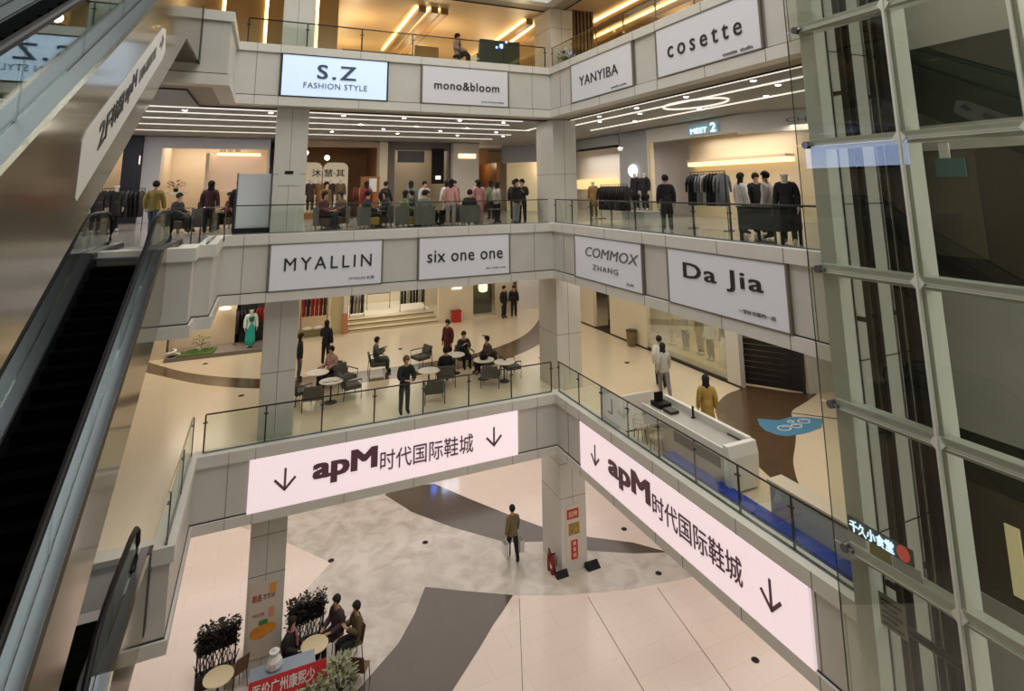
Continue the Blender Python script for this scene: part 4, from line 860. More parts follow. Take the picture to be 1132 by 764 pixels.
def plant(loc, r, h, label, pot, leafc, n=120, potm=None, name='potted_plant'):
    t = thing(name, label, 'plant', loc)
    MB().lathe([(pot * .75, 0), (pot, pot * 1.3), (pot * 1.05, pot * 1.4), (pot * .9, pot * 1.35)], n=16).build('pot', potm or WHITE_P, t)
    m = MB(); st = MB()
    for i in range(n):
        a = random.uniform(0, 2 * PI); q = math.sqrt(random.random()) * r; z = pot * 1.3 + random.uniform(.15, 1) * (h - pot * 1.3) * (1 - .35 * q / r); l = random.uniform(.08, .16) * (1 + r); c = Vector((q * math.cos(a), q * math.sin(a), z)); d = Vector((math.cos(a), math.sin(a), random.uniform(-.2, .9))).normalized(); s = d.cross(Vector((0, 0, 1))).normalized() * l * .22; u = s.cross(d) * .12
        m.add([c, c + d * l * .5 + s - u, c + d * l, c + d * l * .5 - s - u], [(0, 1, 2), (0, 2, 3)])
        if i % 8 == 0: st.tube([(0, 0, pot * 1.2), tuple(c * .6 + Vector((0, 0, z * .3))), tuple(c)], .006, 4)
    st.build('stem', mat('stem_green', (70, 84, 46), .7), t); m.build('foliage', mat('leaf_%d_%d_%d' % leafc, leafc, .6, noise=.2, nscale=9), t); return t
plant((-11.85, 11.5, Z1 + .2), .3, .7, 'small leafy plant on the green lawn mat', .10, (60, 88, 40), 60)
o = thing('white_ornament', 'curled white ornament at the podium end beside the lawn mat', 'ornament', (-12.9, 11.2, Z1 + .15)); MB().tube([(.3 * math.cos(a) * (1 - a * .08), .2 * math.sin(a) * (1 - a * .08), .05 + .03 * a) for a in [i * .4 for i in range(20)]], .05, 8).build('curl', WHITE_P, o, smooth=True); MB().lathe([(.16, 0), (.16, .03)], n=14).build('foot', BLACK, o)
lp = thing('round_lamp', 'glowing dome lamp on the beige wall beside the dark clothes', 'lamp', (-11.0, 12.4, 7.55)); MB().lathe([(.02, .12), (.2, .06), (.26, 0), (.24, -.02)], n=16).build('shade', mat('lamp_dome', (255, 232, 190), .4, emit=1.6), lp); MB().tube([(0, .05, .1), (0, .2, .14)], .02, 6).build('bracket', STEEL, lp)
# east side, x = 6.4
EW = [(9.6, 7.9), (6.35, 3.35)]
for y1, y0 in EW: wall('wall_shop_east', 6.4, 6.6, y0, y1, Z1, 9.8)
wall('wall_shop_east', 6.4, 6.62, -2.15, -1.5, Z1, 9.8, m=STONE); wall('wall_shop_back_east', 8.6, 8.8, -2.2, 10, Z1, 9.8)
dw = thing('doorway_recess', 'dim olive doorway in the cream wall beyond the walkers', 'doorway', (6.5, 7.1, Z1), world=True); B(7.3, 7.4, 6.3, 7.95, Z1, 9.0).build('back_panel', mat('olive_door', (120, 110, 78), .5), dw); B(6.4, 7.3, 6.36, 7.9, Z1, Z1 + .05).build('sill_slab', SEAM, dw); B(6.9, 7.0, 6.6, 7.3, Z1 + .05, Z1 + .5).build('threshold_box', DSTEEL, dw)
area('shop_light', (7.6, 1.0, 9.5), 1.6, 4.5, 70, (1, .88, .68)); area('shop_light', (6.9, 7, 9.4), .6, 1.2, 10, WARM)
gf = thing('glass_shopfront', 'low glass shopfront with mannequins beyond the two walkers', 'shopfront', (6.4, 1, Z1), world=True)
for y0, y1 in ((-1.5, .1), (.1, 1.7), (1.7, 3.35)): B(6.44, 6.455, y0 + .01, y1 - .01, Z1 + .1, 9.6).build('glass_pane', GLASS_C, gf)
B(6.4, 6.5, -1.5, 3.35, Z1, Z1 + .1).build('plinth_rail', DSTEEL, gf); B(6.5, 8.6, -1.5, 3.35, Z1, Z1 + .3).build('display_floor', mat('display_tan', (196, 172, 128), .5), gf)
tag(B(6.385, 6.4, -2.2, 9.6, Z1, Z1 + .07).build('skirting_strip', SEAM), 'dark skirting strip along the cream shop wall beyond the walkers', 'skirting')
mannequin((7.2, 2.6, Z1 + .3), D(-90), (196, 176, 140), 'mannequin in pale dress, first behind the low glass shopfront', skirt=(206, 190, 156), coat=True)
mannequin((7.2, 1.7, Z1 + .3), D(-90), (226, 220, 206), 'mannequin in white top and dark trousers behind the low glass shopfront', skirt=(52, 46, 40), coat=False)
mannequin((7.3, 0.9, Z1 + .3), D(-90), (150, 132, 104), 'mannequin in tan trousers behind the low glass shopfront', skirt=(140, 122, 96), coat=False)
mannequin((7.1, 0.1, Z1 + .3), D(-90), (232, 228, 220), 'mannequin in white shirt and dark bag behind the low glass shopfront', skirt=(70, 60, 50), coat=False)
mannequin((7.1, -0.75, Z1 + .3), D(-90), (76, 66, 44), 'mannequin in dark top and long cream skirt behind the low glass shopfront', skirt=(236, 220, 190), coat=False)
dr = thing('long_skirt', 'long cream skirt flaring to the floor in the low glass shopfront', 'skirt', (7.1, -0.75, Z1 + .3)); MB().lathe([(.34, .02), (.27, .4), (.19, .85), (.15, 1.02)], n=18).build('skirt_cloth', mat('cream_skirt', (238, 224, 196), .6), dr, smooth=True); MB().lathe([(.152, 1.0), (.155, 1.06)], n=18).build('waistband', WHITE_P, dr)
bn_ = thing('wall_bin', 'brown waste bin on the cream wall near the glass shopfront', 'bin', (6.2, 4.2, Z1), world=True); MB().lathe([(.2, .05), (.24, .6), (.24, .66)], (6.15, 4.2, Z1), 18).build('bin_body', mat('bin_brown', (120, 100, 66), .5), bn_); MB().lathe([(.25, .66), (.25, .7), (.1, .72)], (6.15, 4.2, Z1), 18).build('lid', DSTEEL, bn_)
# dark roller shutter beyond the brown floor
sh = thing('roller_shutter', 'black roller shutter between pale piers beyond the brown floor', 'shutter', (7.2, -2.8, Z1), world=True)
a, b = Vector((6.75, -1.75)), Vector((7.95, -3.45)); d = (b - a).normalized(); n = Vector((d.y, -d.x)); m = MB()
for i in range(18):
    z = Z1 + .05 + i * .2; q = [a, b, b - n * .05, a - n * .05]; m.prism([tuple(x) for x in q], z, z + .185)
m.build('slat', mat('shutter_black', (22, 20, 18), .45), sh)
q = [a + n * .04, a + n * .04 - d * .12, a - n * .1 - d * .12, a - n * .1]; MB().prism([tuple(x) for x in q], Z1, 9.7).build('guide', DSTEEL, sh); q = [b + n * .04, b + n * .04 + d * .1, b - n * .1 + d * .1, b - n * .1]; MB().prism([tuple(x) for x in q], Z1, 9.7).build('guide', DSTEEL, sh)
struct(MB().prism([(8.1, -3.62), (11, -4.0), (11, -3.8), (8.14, -3.46)], Z1, 9.8).build('wall_pier_east', STONE))

# ================================================================== crowded upper floor (z 11.6)
for i, y in enumerate((1.8, 3.2, 5.0, 7.2, 9.8)):
    x1 = -0.3 if i < 2 else 1.5
    o = tag(B(WEST + 1, x1, y - .018, y + .018, 15.625, 15.655).build('ceiling_strip_light', LED), 'thin white linear light across the grey ceiling above the cafe', 'ceiling light', 'linear lights running across the upper cafe ceiling')
for i, x in enumerate((1.3, 2.4, 4.2)):
    o = tag(B(x - .018, x + .018, -10.9, 5 - i * .5, 15.615, 15.655).build('ceiling_strip_light', LED), 'thin white linear light along the grey ceiling beyond the Da Jia railing', 'ceiling light', 'linear lights running along the eastern ceiling')
o = tag(MB().tube([(3.0 + .75 * math.cos(a), -4.5 + 1.3 * math.sin(a), 15.63) for a in [i * PI / 12 for i in range(25)]], .03, 6).build('ring_light', LED), 'oval ring of light in the grey ceiling over the east gallery', 'ceiling light')
dl = None
for x, y in [(-9.6, 2.3), (-7.2, 2.3), (-5, 2.3), (-2.8, 2.3), (-0.9, 2.4), (-12.2, 2.6), (-14, 3.8), (-6.2, 4.9), (-3.9, 4.9), (-1.6, 4.9), (-8.2, 6.4), (-5.0, 6.4), (-2.4, 6.4), (0.3, 6.2), (-7.0, 8.2), (-4, 8.2), (-1, 8.2), (1.4, 8), (1.8, 2.0), (1.8, -.6), (1.8, -3), (1.8, -5.5), (2.7, 0.8), (2.8, -1.8), (4.0, -3.6), (4.0, 0.2), (2.8, -8), (4, -6.5), (1.7, -8.2)]:
    if dl is None:
        dl = thing('downlight', 'small round white downlight in the grey ceiling of the crowded storey', 'ceiling light', (x, y, 15.6), group='downlights of the crowded storey')
        MB().lathe([(.10, .06), (.10, .045), (.07, .045)], n=14).build('trim_ring', WHITE_P, dl); MB().lathe([(.068, .06), (.066, .03)], n=14).build('lens', mat('downlight_lens', (255, 250, 240), .3, emit=14), dl)
    else: dup(dl, (x, y, 15.6))
# shopfronts: north row at y = 13
def shopfront(x0, x1, hb, ht, m, name, lb, back, light, z=Z2, y=13.0, jw=.45):
    t = thing('shopfront', lb, 'shopfront', (x0, y, z), world=True)
    B(x0, x1, y, y + .3, hb, ht).build('header', m, t); B(x0, x0 + jw, y, y + .3, z, hb).build('jamb', m, t); B(x1 - .12, x1, y, y + .3, z, hb).build('jamb', m, t)
    B(x0 + jw, x1 - .12, y + 3.6, y + 3.7, z, hb + .6).build('back_wall', back, t); B(x0 + jw - .1, x0 + jw, y + .3, y + 3.7, z, hb + .6).build('side_wall', back, t); B(x1 - .12, x1 - .02, y + .3, y + 3.7, z, hb + .6).build('side_wall', back, t); B(x0 + jw, x1 - .12, y + .3, y + 3.7, hb + .5, hb + .6).build('shop_ceiling', back, t)
    if light: area('shop_light', ((x0 + x1) / 2, y + 1.9, hb + .45), (x1 - x0) * .7, 2.2, light[0], light[1])
    return t
s1 = shopfront(-15.0, -9.5, 15.1, 15.62, mat('pale_portal', (206, 208, 214), .4), 'shopfront', 'wide pale framed shopfront with lit beige interior behind the whiteboard', BEIGE, (85, (1, .9, .78)), jw=.75)
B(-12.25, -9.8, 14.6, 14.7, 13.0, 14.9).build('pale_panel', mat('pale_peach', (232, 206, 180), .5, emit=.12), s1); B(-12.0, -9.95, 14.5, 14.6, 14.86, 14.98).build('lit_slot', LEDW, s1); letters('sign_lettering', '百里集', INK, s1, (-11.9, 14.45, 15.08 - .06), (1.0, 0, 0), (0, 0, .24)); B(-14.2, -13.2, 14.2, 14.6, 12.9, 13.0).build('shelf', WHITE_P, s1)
B(-12.4, -12.25, 13.4, 15.6, Z2, 14.9).build('divider', BEIGE, s1)
plant((-13.7, 14.4, 13.0), .4, .6, 'dark plant in a trough on the shelf of the pale framed shop', .12, (44, 50, 30), 70, BLACK)
sq = thing('black_pier', 'tall black pier beside the pale framed shop', 'pier', (-15.4, 12.9, Z2), world=True); B(-15.75, -15.02, 12.8, 13.3, Z2, 15.62).build('pier_body', mat('navy_black', (20, 22, 30), .4), sq); B(-15.1, -15.05, 12.78, 12.81, 14.3, 14.7).build('lit_logo', LED, sq)
wall('wall_shop_north', -19, -15.75, 15.5, 15.6, Z2, 15.62, m=BEIGE); point('shop_glow', (-16.8, 14, 14.8), 40, WARM)
for x, y, l in ((-14.55, 6.2, 'black coat on a form beside the escalator head, nearest the pier'), (-14.9, 5.4, 'black coat on a form beside the escalator head, middle one'), (-15.2, 4.6, 'black coat on a form beside the escalator head, nearest the railing')): mannequin((x, y, Z2), D(40), (20, 19, 22), 'mannequin in ' + l, skirt=(20, 20, 22))
rail_of((-15.2, 7.3, Z2), (-13.9, 7.6, Z2), 1.55, 9, [(16, 16, 18), (24, 22, 24), (60, 58, 60)], 'clothes rail of black coats beside the escalator head', 'black coats beside the escalator head', 'black coat hanging on the rail beside the escalator head', True)
s2 = shopfront(-8.4, -3.95, 15.3, 15.62, mat('peach_header', (196, 168, 140), .5), 'shopfront', 'brown lit clothes shop with white arches and black characters', BROWNW, (75, (1, .82, .6)), jw=.2)
for x0, x1 in ((-8.0, -6.75), (-6.7, -5.35)):
    m = MB(); r = .35; pts = [(x0, Z2), (x1, Z2)] + [(x1 - r + r * math.cos(a), 14.55 - r + r * math.sin(a)) for a in [i * PI / 12 for i in range(7)]] + [(x0 + r - r * math.sin(a), 14.55 - r + r * math.cos(a)) for a in [i * PI / 12 for i in range(7)]]
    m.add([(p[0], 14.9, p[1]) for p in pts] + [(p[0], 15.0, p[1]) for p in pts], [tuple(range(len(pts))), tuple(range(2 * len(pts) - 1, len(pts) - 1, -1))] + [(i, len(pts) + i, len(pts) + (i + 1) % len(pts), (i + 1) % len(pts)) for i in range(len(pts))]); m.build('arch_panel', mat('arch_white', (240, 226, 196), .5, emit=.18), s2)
letters('sign_lettering', '沐·慧·其', INK, s2, (-7.3, 14.87, 13.75), (1.75, 0, 0), (0, 0, .42), bold=.012)
for x, y, z, l in ((-7.75, 13.5, 15.0, 'nearest the square column'), (-6.65, 13.6, 14.75, 'hanging before the arches')):
    g = MB().ball((0, 0, 0), .14, n=14, m=10).build('globe_lamp', mat('globe_glow', (255, 236, 200), .4, emit=3.5), smooth=True); g.location = (x, y, z); tag(g, 'round glowing globe lamp in the brown lit shop, ' + l, 'lamp')
for i, (x, c) in enumerate(((-7.5, (60, 40, 34)), (-7.05, (120, 84, 40)), (-6.55, (50, 34, 32)), (-6.05, (110, 90, 60)))): mannequin((x, 12.3, Z2 + .3), 0, c, 'mannequin in %s coat before the white arches' % ('dark brown', 'ochre', 'near-black', 'khaki')[i])
pb = thing('display_podium', 'low wooden podium under the mannequins of the brown lit shop', 'podium', (-6.8, 12.3, Z2), world=True); B(-7.95, -5.65, 11.95, 12.7, Z2, Z2 + .26).build('base_block', WOOD, pb); B(-8.0, -5.6, 11.9, 12.75, Z2 + .26, Z2 + .30).build('top_slab', mat('podium_pale', (180, 150, 110), .5), pb)
rail_of((-5.55, 11.2, Z2), (-4.7, 11.2, Z2), 1.6, 6, [(120, 40, 34), (90, 60, 40), (150, 110, 60), (40, 34, 32)], 'clothes rail of red and ochre clothes before the cream pillar', 'red and ochre clothes before the cream pillar', 'red or ochre garment on the rail before the cream pillar')
sg = thing('wooden_kiosk', 'small orange wooden kiosk with a white menu board', 'kiosk', (-4.5, 12.2, Z2), world=True); B(-5.0, -4.05, 12.2, 12.5, Z2, 13.7).build('kiosk_body', WOOD, sg); B(-4.6, -4.2, 12.15, 12.2, 12.9, 13.6).build('menu_board', WHITE_P, sg)
cp = thing('cream_pier', 'slim cream pier at the end of the brown lit shop', 'pier', (-3.9, 12.8, Z2), world=True); B(-4.0, -3.55, 12.7, 13.1, Z2, 15.62).build('pier_body', CREAM, cp); B(-4.02, -3.53, 12.68, 13.12, Z2, Z2 + .1).build('skirting', SEAM, cp)
s3 = shopfront(-3.5, 0.1, 15.2, 15.62, mat('grey_header', (110, 104, 96), .5), 'shopfront', 'grey shopfront with a bright strip lamp between two pale piers', mat('grey_brown_wall', (168, 152, 128), .5), (50, WHITE), jw=.4)
B(-2.8, -1.6, 13.2, 13.3, 14.72, 14.92).build('strip_lamp', LED, s3); B(-2.95, -1.45, 12.9, 13.0, 14.5, 15.15).build('dark_fascia', mat('graphite', (52, 52, 52), .4), s3); B(-1.0, -0.3, 12.85, 13.0, 13.3, 15.3).build('black_panel', BLACK, s3); B(-.8, -.5, 12.8, 12.85, 13.55, 13.75).build('lit_plate', LED, s3)
s4 = thing('pale_pier', 'broad pale pier with a warm strip lamp near its head', 'pier', (0.9, 12.7, Z2), world=True); B(0.15, 1.7, 12.5, 13.2, Z2, 15.62).build('pier_body', mat('pier_pale', (206, 198, 184), .5), s4); B(.45, 1.5, 12.46, 12.5, 14.75, 15.0).build('strip_lamp', LEDW, s4)
wall('wall_shop_north', 1.7, 4.0, 17, 17.2, Z2, 15.62, m=BROWNW); wall('wall_shop_north', 3.4, 3.6, 14, 17, Z2, 14.6, m=WOOD)
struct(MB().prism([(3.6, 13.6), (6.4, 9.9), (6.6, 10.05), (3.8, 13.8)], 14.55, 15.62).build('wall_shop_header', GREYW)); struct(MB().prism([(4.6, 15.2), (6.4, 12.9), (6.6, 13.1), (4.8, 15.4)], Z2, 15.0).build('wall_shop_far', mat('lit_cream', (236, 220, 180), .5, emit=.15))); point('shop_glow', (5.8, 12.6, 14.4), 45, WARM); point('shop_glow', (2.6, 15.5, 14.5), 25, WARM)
# east row at x = 6.4
et = thing('shopfront', 'grey framed east shopfront with pale interior behind the tan coat', 'shopfront', (6.4, 7, Z2), world=True)
B(6.4, 6.7, 4.9, 9.4, 15.1, 15.62).build('header', GREYW, et); B(6.38, 6.72, 5.3, 9.0, 15.0, 15.1).build('dark_lintel', BLACK, et); B(6.4, 6.7, 2.7, 4.95, Z2, 15.62).build('jamb', GREYW, et); B(9.4, 9.5, 3, 16, Z2, 15.4).build('back_wall', mat('pale_lilac_wall', (214, 208, 204), .5), et); B(8.9, 9.4, 9.5, 14, 12.9, 13.5).build('lit_shelf', mat('lit_shelf_warm', (255, 226, 160), .4, emit=.5), et); area('shop_light', (8.2, 10, 15.0), 1.6, 6, 90, WHITE)
lg = tag(MB().ball((6.34, 3.75, 13.75), .24, .24, .3, 14, 10).build('oval_sign_light', mat('oval_glow', (255, 252, 244), .4, emit=2.2), smooth=True), 'white oval light on the grey wall between the east shops', 'wall light')
cm = thing('security_camera', 'white security camera hanging from the ceiling before the grey wall', 'camera', (4.4, 1.9, 14.6)); MB().tube([(0, 0, 1.02), (0, 0, .1)], .02, 6).build('drop_rod', STEEL, cm); MB().lathe([(.12, .1), (.14, .04), (.10, -.06), (.03, -.1)], n=14).build('dome', WHITE_P, cm)
es = thing('shopfront', 'wide beige east shopfront with a long lit shelf and a small lit number sign', 'shopfront', (6.4, 0, Z2), world=True)
B(6.4, 6.7, -2.9, 2.7, 15.0, 15.62).build('header', mat('white_header', (214, 212, 206), .5), es); B(6.4, 6.6, 2.45, 2.7, Z2, 15.0).build('jamb', CREAM, es); B(8.9, 9.0, -5.5, 2.7, Z2, 15.3).build('back_wall', BEIGE, es); B(8.5, 8.9, -3.2, 2.4, 13.9, 14.08).build('lit_shelf', mat('lit_shelf_warm2', (255, 222, 160), .4, emit=1.4), es); B(8.4, 8.9, -3.2, 2.4, 14.08, 14.2).build('shelf_edge', BEIGE, es)
B(6.3, 6.4, -2.0, -0.3, 15.05, 15.5).build('sign_box', mat('sign_grey_blue', (150, 172, 180), .4, emit=.2), es); letters('sign_lettering', '2', mat('led_cyan', (190, 240, 250), .4, emit=1.5), es, (6.29, -1.6, 15.1), (0, -.3, 0), (0, 0, .36), bold=.02); letters('sign_lettering', 'MEET', mat('led_cyan', (190, 240, 250), .4, emit=1.5), es, (6.29, -.45, 15.12), (0, -.95, 0), (0, 0, .2), bold=.01)
area('shop_light', (7.8, -1, 15.1), 1.6, 5, 95, (1, .9, .76)); area('shop_light', (7.3, -6, 15.1), 1.6, 3, 50, (1, .9, .76))
struct(MB().prism([(6.4, -2.9), (6.6, -2.9), (9.2, -7.4), (9.0, -7.5)], 14.9, 15.62).build('wall_shop_header', mat('white_header', (214, 212, 206), .5))); struct(MB().prism([(8.9, -2.9), (9.0, -2.8), (10.8, -8), (10.6, -8.1)], Z2, 15.3).build('wall_shop_far', BEIGE))
letters('sign_lettering', 'CHIC RO', GREYINK, es, (7.2, -4.42, 15.2), (1.0, -1.75, 0), (0, 0, .16))
mannequin((4.3, 4.1, Z2), D(-60), (150, 116, 70), 'mannequin in long tan coat at the grey framed east shop', skirt=(150, 116, 70))
rail_of((4.2, 3.3, Z2), (4.2, 1.2, Z2), 1.5, 11, [(18, 17, 18), (24, 22, 24), (40, 26, 26)], 'long clothes rail of black garments behind the east railing', 'black garments on the long east rail', 'black garment hanging on the long rail behind the east railing', True)
mannequin((5.6, 2.6, Z2 + .35), D(-80), (18, 18, 20), 'mannequin in black on a plinth by the oval light, nearer the rail', skirt=(18, 18, 20)); mannequin((5.6, 1.9, Z2 + .35), D(-80), (20, 20, 22), 'mannequin in black on a plinth by the oval light, nearer the beige shop', skirt=(20, 20, 22))
pz_ = thing('mannequin_plinth', 'grey plinth under the two black mannequins', 'plinth', (5.6, 2.2, Z2), world=True); B(5.2, 6.0, 1.5, 3.0, Z2, Z2 + .32).build('base_block', GREYW, pz_); B(5.17, 6.03, 1.47, 3.03, Z2 + .32, Z2 + .35).build('top_slab', WHITE_P, pz_)
person('stand', (2.0, -4.05, Z2), D(150), 'person in black standing behind the east railing before the beige shop', DK, DK, coat=True)
rail_of((3.5, -3.5, Z2), (3.5, -5.1, Z2), 1.85, 11, [(30, 36, 34), (16, 16, 18), (20, 20, 22), (128, 132, 136), (120, 124, 130), (190, 188, 184)], 'clothes rail of black and grey garments before the beige east shop', 'black and grey garments before the beige shop', 'black or grey garment on the rail before the beige east shop', True)
person('stand', (3.0, -6.2, Z2), D(80), 'person in white shirt and black vest at the beige east shop', WH, DK, long=True); person('stand', (3.7, -6.1, Z2), D(-20), 'person in black turned toward the white shirt at the beige east shop', DK, DK); person('stand', (2.5, -7.6, Z2), D(200), 'person in pale pink-white top near the lift end of the east railing', (206, 196, 192), DK, coat=False)
mannequin((1.75, -8.85, Z2), D(-60), (16, 16, 18), 'mannequin in long black coat closest to the lift shaft', skirt=(16, 16, 18))
sf = thing('display_table', 'black draped display table behind the east railing', 'table', (1.6, -7.9, Z2), world=True); B(1.4, 2.1, -8.95, -7.6, Z2 + .3, Z2 + .84).build('cloth_drape', mat('drape_black', (24, 26, 26), .7), sf, bevel=.03); B(1.38, 2.12, -8.97, -7.58, Z2 + .84, Z2 + .87).build('table_top', BLACK, sf)
for x, y in ((1.45, -7.65), (1.45, -8.9), (2.05, -7.65), (2.05, -8.9)): B(x - .03, x + .03, y - .03, y + .03, Z2, Z2 + .3).build('leg', BLACK, sf)
# crowd behind the MYALLIN railing
G4 = 'people of the upper cafe'
STD = [('walk', -12.9, 3.2, 170, 'person in yellow top and blue jeans walking off the escalator', (150, 132, 64), JN, False), ('stand', -10.4, 2.4, 160, 'person in black standing beside the whiteboard', DK, DK, False),
 ('stand', -3.35, 1.6, 150, 'person in salmon-pink top and grey trousers at the upper railing', PK, (140, 132, 128), True), ('stand', -1.75, 3.0, 170, 'tall person in pink coat amid the upper cafe crowd', (206, 150, 150), (180, 140, 140), True),
 ('stand', -0.55, 2.0, 30, 'person in black jacket and grey trousers nearest the corner column', DK, (130, 130, 132), True), ('phone', -0.1, 2.4, -40, 'person in dark grey half hidden by the corner column', (44, 44, 48), DK, False), ('stand', -0.95, 3.0, 100, 'short person in pale top and black trousers near the corner column', (190, 182, 172), DK, True),
 ('stand', -2.6, 4.6, 180, 'person in white dress-like top deep in the upper cafe', WH, (200, 196, 190), True), ('stand', -2.1, 5.2, 20, 'person in maroon deep in the upper cafe', MR, DK, True), ('phone', -1.1, 4.9, 90, 'person in dark red beside the tall pink coat', (96, 52, 52), DK, False), ('stand', -1.5, 3.8, 250, 'person in black between the pink coat and the corner column', DK, DG, False)]
STD += [('stand', -7.3, 6.4, 40, 'person in ochre before the podium of mannequins', (120, 92, 50), DK, True), ('stand', -5.7, 6.0, 200, 'person in red top before the clothes rail of red garments', (130, 44, 40), DK, True), ('walk', -4.7, 7.2, 120, 'person in black walking past the wooden kiosk', DK, DK, False), ('stand', -3.9, 5.6, 160, 'person in green-grey before the grey shopfront', (96, 110, 98), DG, True),
 ('phone', -3.1, 6.4, 20, 'person in white shirt reading a phone before the grey shopfront', (206, 202, 196), DK, False), ('stand', -0.2, 5.6, 190, 'person in striped green before the pale pier', (112, 124, 96), DK, True), ('stand', 0.5, 4.6, 140, 'person in black deep behind the corner column', DK, DK, False), ('stand', -11.3, 3.2, 170, 'person in plum jacket before the dark table', (74, 44, 46), DK, True), ('walk', -9.7, 5.6, 100, 'person in khaki crossing before the pale framed shop', (130, 116, 84), DK, False)]
for kd, x, y, a, lb, c1, c2, lg_ in STD: person(kd, (x, y, Z2), D(a), lb, c1, c2, long=lg_, scale=.95 if 'short' in lb else 1.0, coat='coat' in lb)
sofa_y = mat('seat_ochre', (150, 122, 40), .8); sofa_b = mat('seat_brown', (80, 62, 48), .8)
def tub(m):
    t = thing('tub_chair', 'x', 'armchair', (0, 0, 0)); B(-.3, .3, -.3, .26, .14, .42).build('seat', m, t, bevel=.04)
    pts = [(.33 * math.cos(a), .05 + .30 * math.sin(a)) for a in [PI * i / 10 for i in range(11)]]; q = MB()
    for i in range(10): q.prism([pts[i], pts[i + 1], (pts[i + 1][0] * 1.18, pts[i + 1][1] * 1.18), (pts[i][0] * 1.18, pts[i][1] * 1.18)], .14, .78)
    q.build('backrest', CHM, t)
    for x in (-.25, .25):
        for y in (-.22, .22): MB().tube([(x, y, 0), (x, y, .14)], .02, 6).build('leg', LEGM, t)
    return t
SE = [(-6.15, 2.5, 100, 'sitter in black at the upper cafe, first beyond the square column', DK, 'y'), (-5.45, 3.5, -80, 'sitter in black facing the first sitter at the upper cafe', (34, 34, 36), 'b'), (-4.85, 2.2, 100, 'sitter in green top at the upper cafe', (106, 118, 74), 'y'), (-4.5, 3.2, -100, 'sitter in navy at the upper cafe', NV, 'b'),
 (-4.3, 1.75, 170, 'sitter in grey with back to the upper railing', (120, 120, 112), 'y'), (-3.75, 3.4, 30, 'sitter in pale grey facing out at the upper cafe', (170, 168, 160), 'b'), (-3.0, 2.7, -90, 'sitter in light green-grey at the upper cafe beside the salmon top', (130, 144, 132), 'y'), (-2.5, 1.9, 150, 'sitter in black beside the salmon top, back to the railing', DK, 'y'),
 (-7.6, 3.1, 60, 'sitter in maroon closest to the square column at the upper cafe', (90, 40, 38), 'b'), (-7.0, 4.2, -60, 'sitter in brown behind the maroon sitter', (90, 70, 52), 'b'), (-11.6, 5.2, 120, 'sitter in black at the dark table before the pale framed shop', DK, 'b'), (-10.9, 6.2, -60, 'sitter in maroon at the dark table before the pale framed shop', (96, 42, 40), 'b'), (-12.3, 4.4, 60, 'sitter in black and white by the escalator head', (40, 40, 42), 'b')]
for x, y, a, lb, c, k_ in SE:
    place('tub' + k_, (lambda m=(sofa_y if k_ == 'y' else sofa_b): tub(m)), (x, y, Z2), D(a), ' '.join(lb.replace('sitter', '%s tub chair under the sitter' % ('ochre' if k_ == 'y' else 'brown'), 1).split()[:16]), None); person('sit', (x, y, Z2), D(a), lb, c, DK, long=(int(x * 10) % 2 == 0))
for x, y, l in ((-5.8, 3.0, 'low round table between the two black sitters of the upper cafe'), (-4.4, 2.6, 'low round table between the green and navy sitters'), (-3.35, 2.5, 'low round table beside the salmon top'), (-7.35, 3.6, 'low round table between the maroon and brown sitters'), (-11.3, 5.7, 'round table before the pale framed shop'), (-1.6, 1.6, 'low round table nearest the corner column of the upper cafe')): tb('t2', .36, .62, mat('table_dark', (76, 66, 56), .4), x, y, Z2, l, None)
wb = thing('whiteboard', 'white standing board with dark base beside the square column', 'board', (-9.95, 1.6, Z2), world=True); B(-10.45, -9.45, 1.75, 1.80, Z2 + .22, Z2 + 1.95).build('panel', mat('board_white', (236, 240, 242), .35), wb, bevel=.008); B(-10.5, -9.42, 1.62, 1.95, Z2, Z2 + .22).build('foot_box', BLACK, wb); B(-10.47, -10.43, 1.74, 1.81, Z2 + .22, Z2 + 1.97).build('edge_trim', STEEL, wb); B(-9.47, -9.43, 1.74, 1.81, Z2 + .22, Z2 + 1.97).build('edge_trim', STEEL, wb)
nt_ = thing('wall_plaque', 'small white notice with a black header on the square column', 'notice', (-9.2, .48, 13.4), world=True); B(-9.28, -8.68, .485, .5, 13.15, 13.62).build('sheet', mat('notice_pale', (196, 196, 190), .5), nt_); B(-9.1, -8.85, .475, .485, 13.5, 13.6).build('black_header', BLACK, nt_)
for i, (x, y) in enumerate(((-12.7, .9), (-11.9, 1.0))):
    p = thing('crowd_barrier', ('chrome barrier frame standing by the escalator head, nearer the steps', 'chrome barrier frame standing by the escalator head, nearer the railing')[i], 'barrier', (x + 1.0, y - 1.5, Z2)); MB().tube([(-.3, 0, 0), (-.3, 0, .95), (.3, 0, .95), (.3, 0, 0)], .022, 8).build('hoop', STEEL, p); B(-.27, .27, -.01, .01, .2, .85).build('infill_glass', GLASS, p)

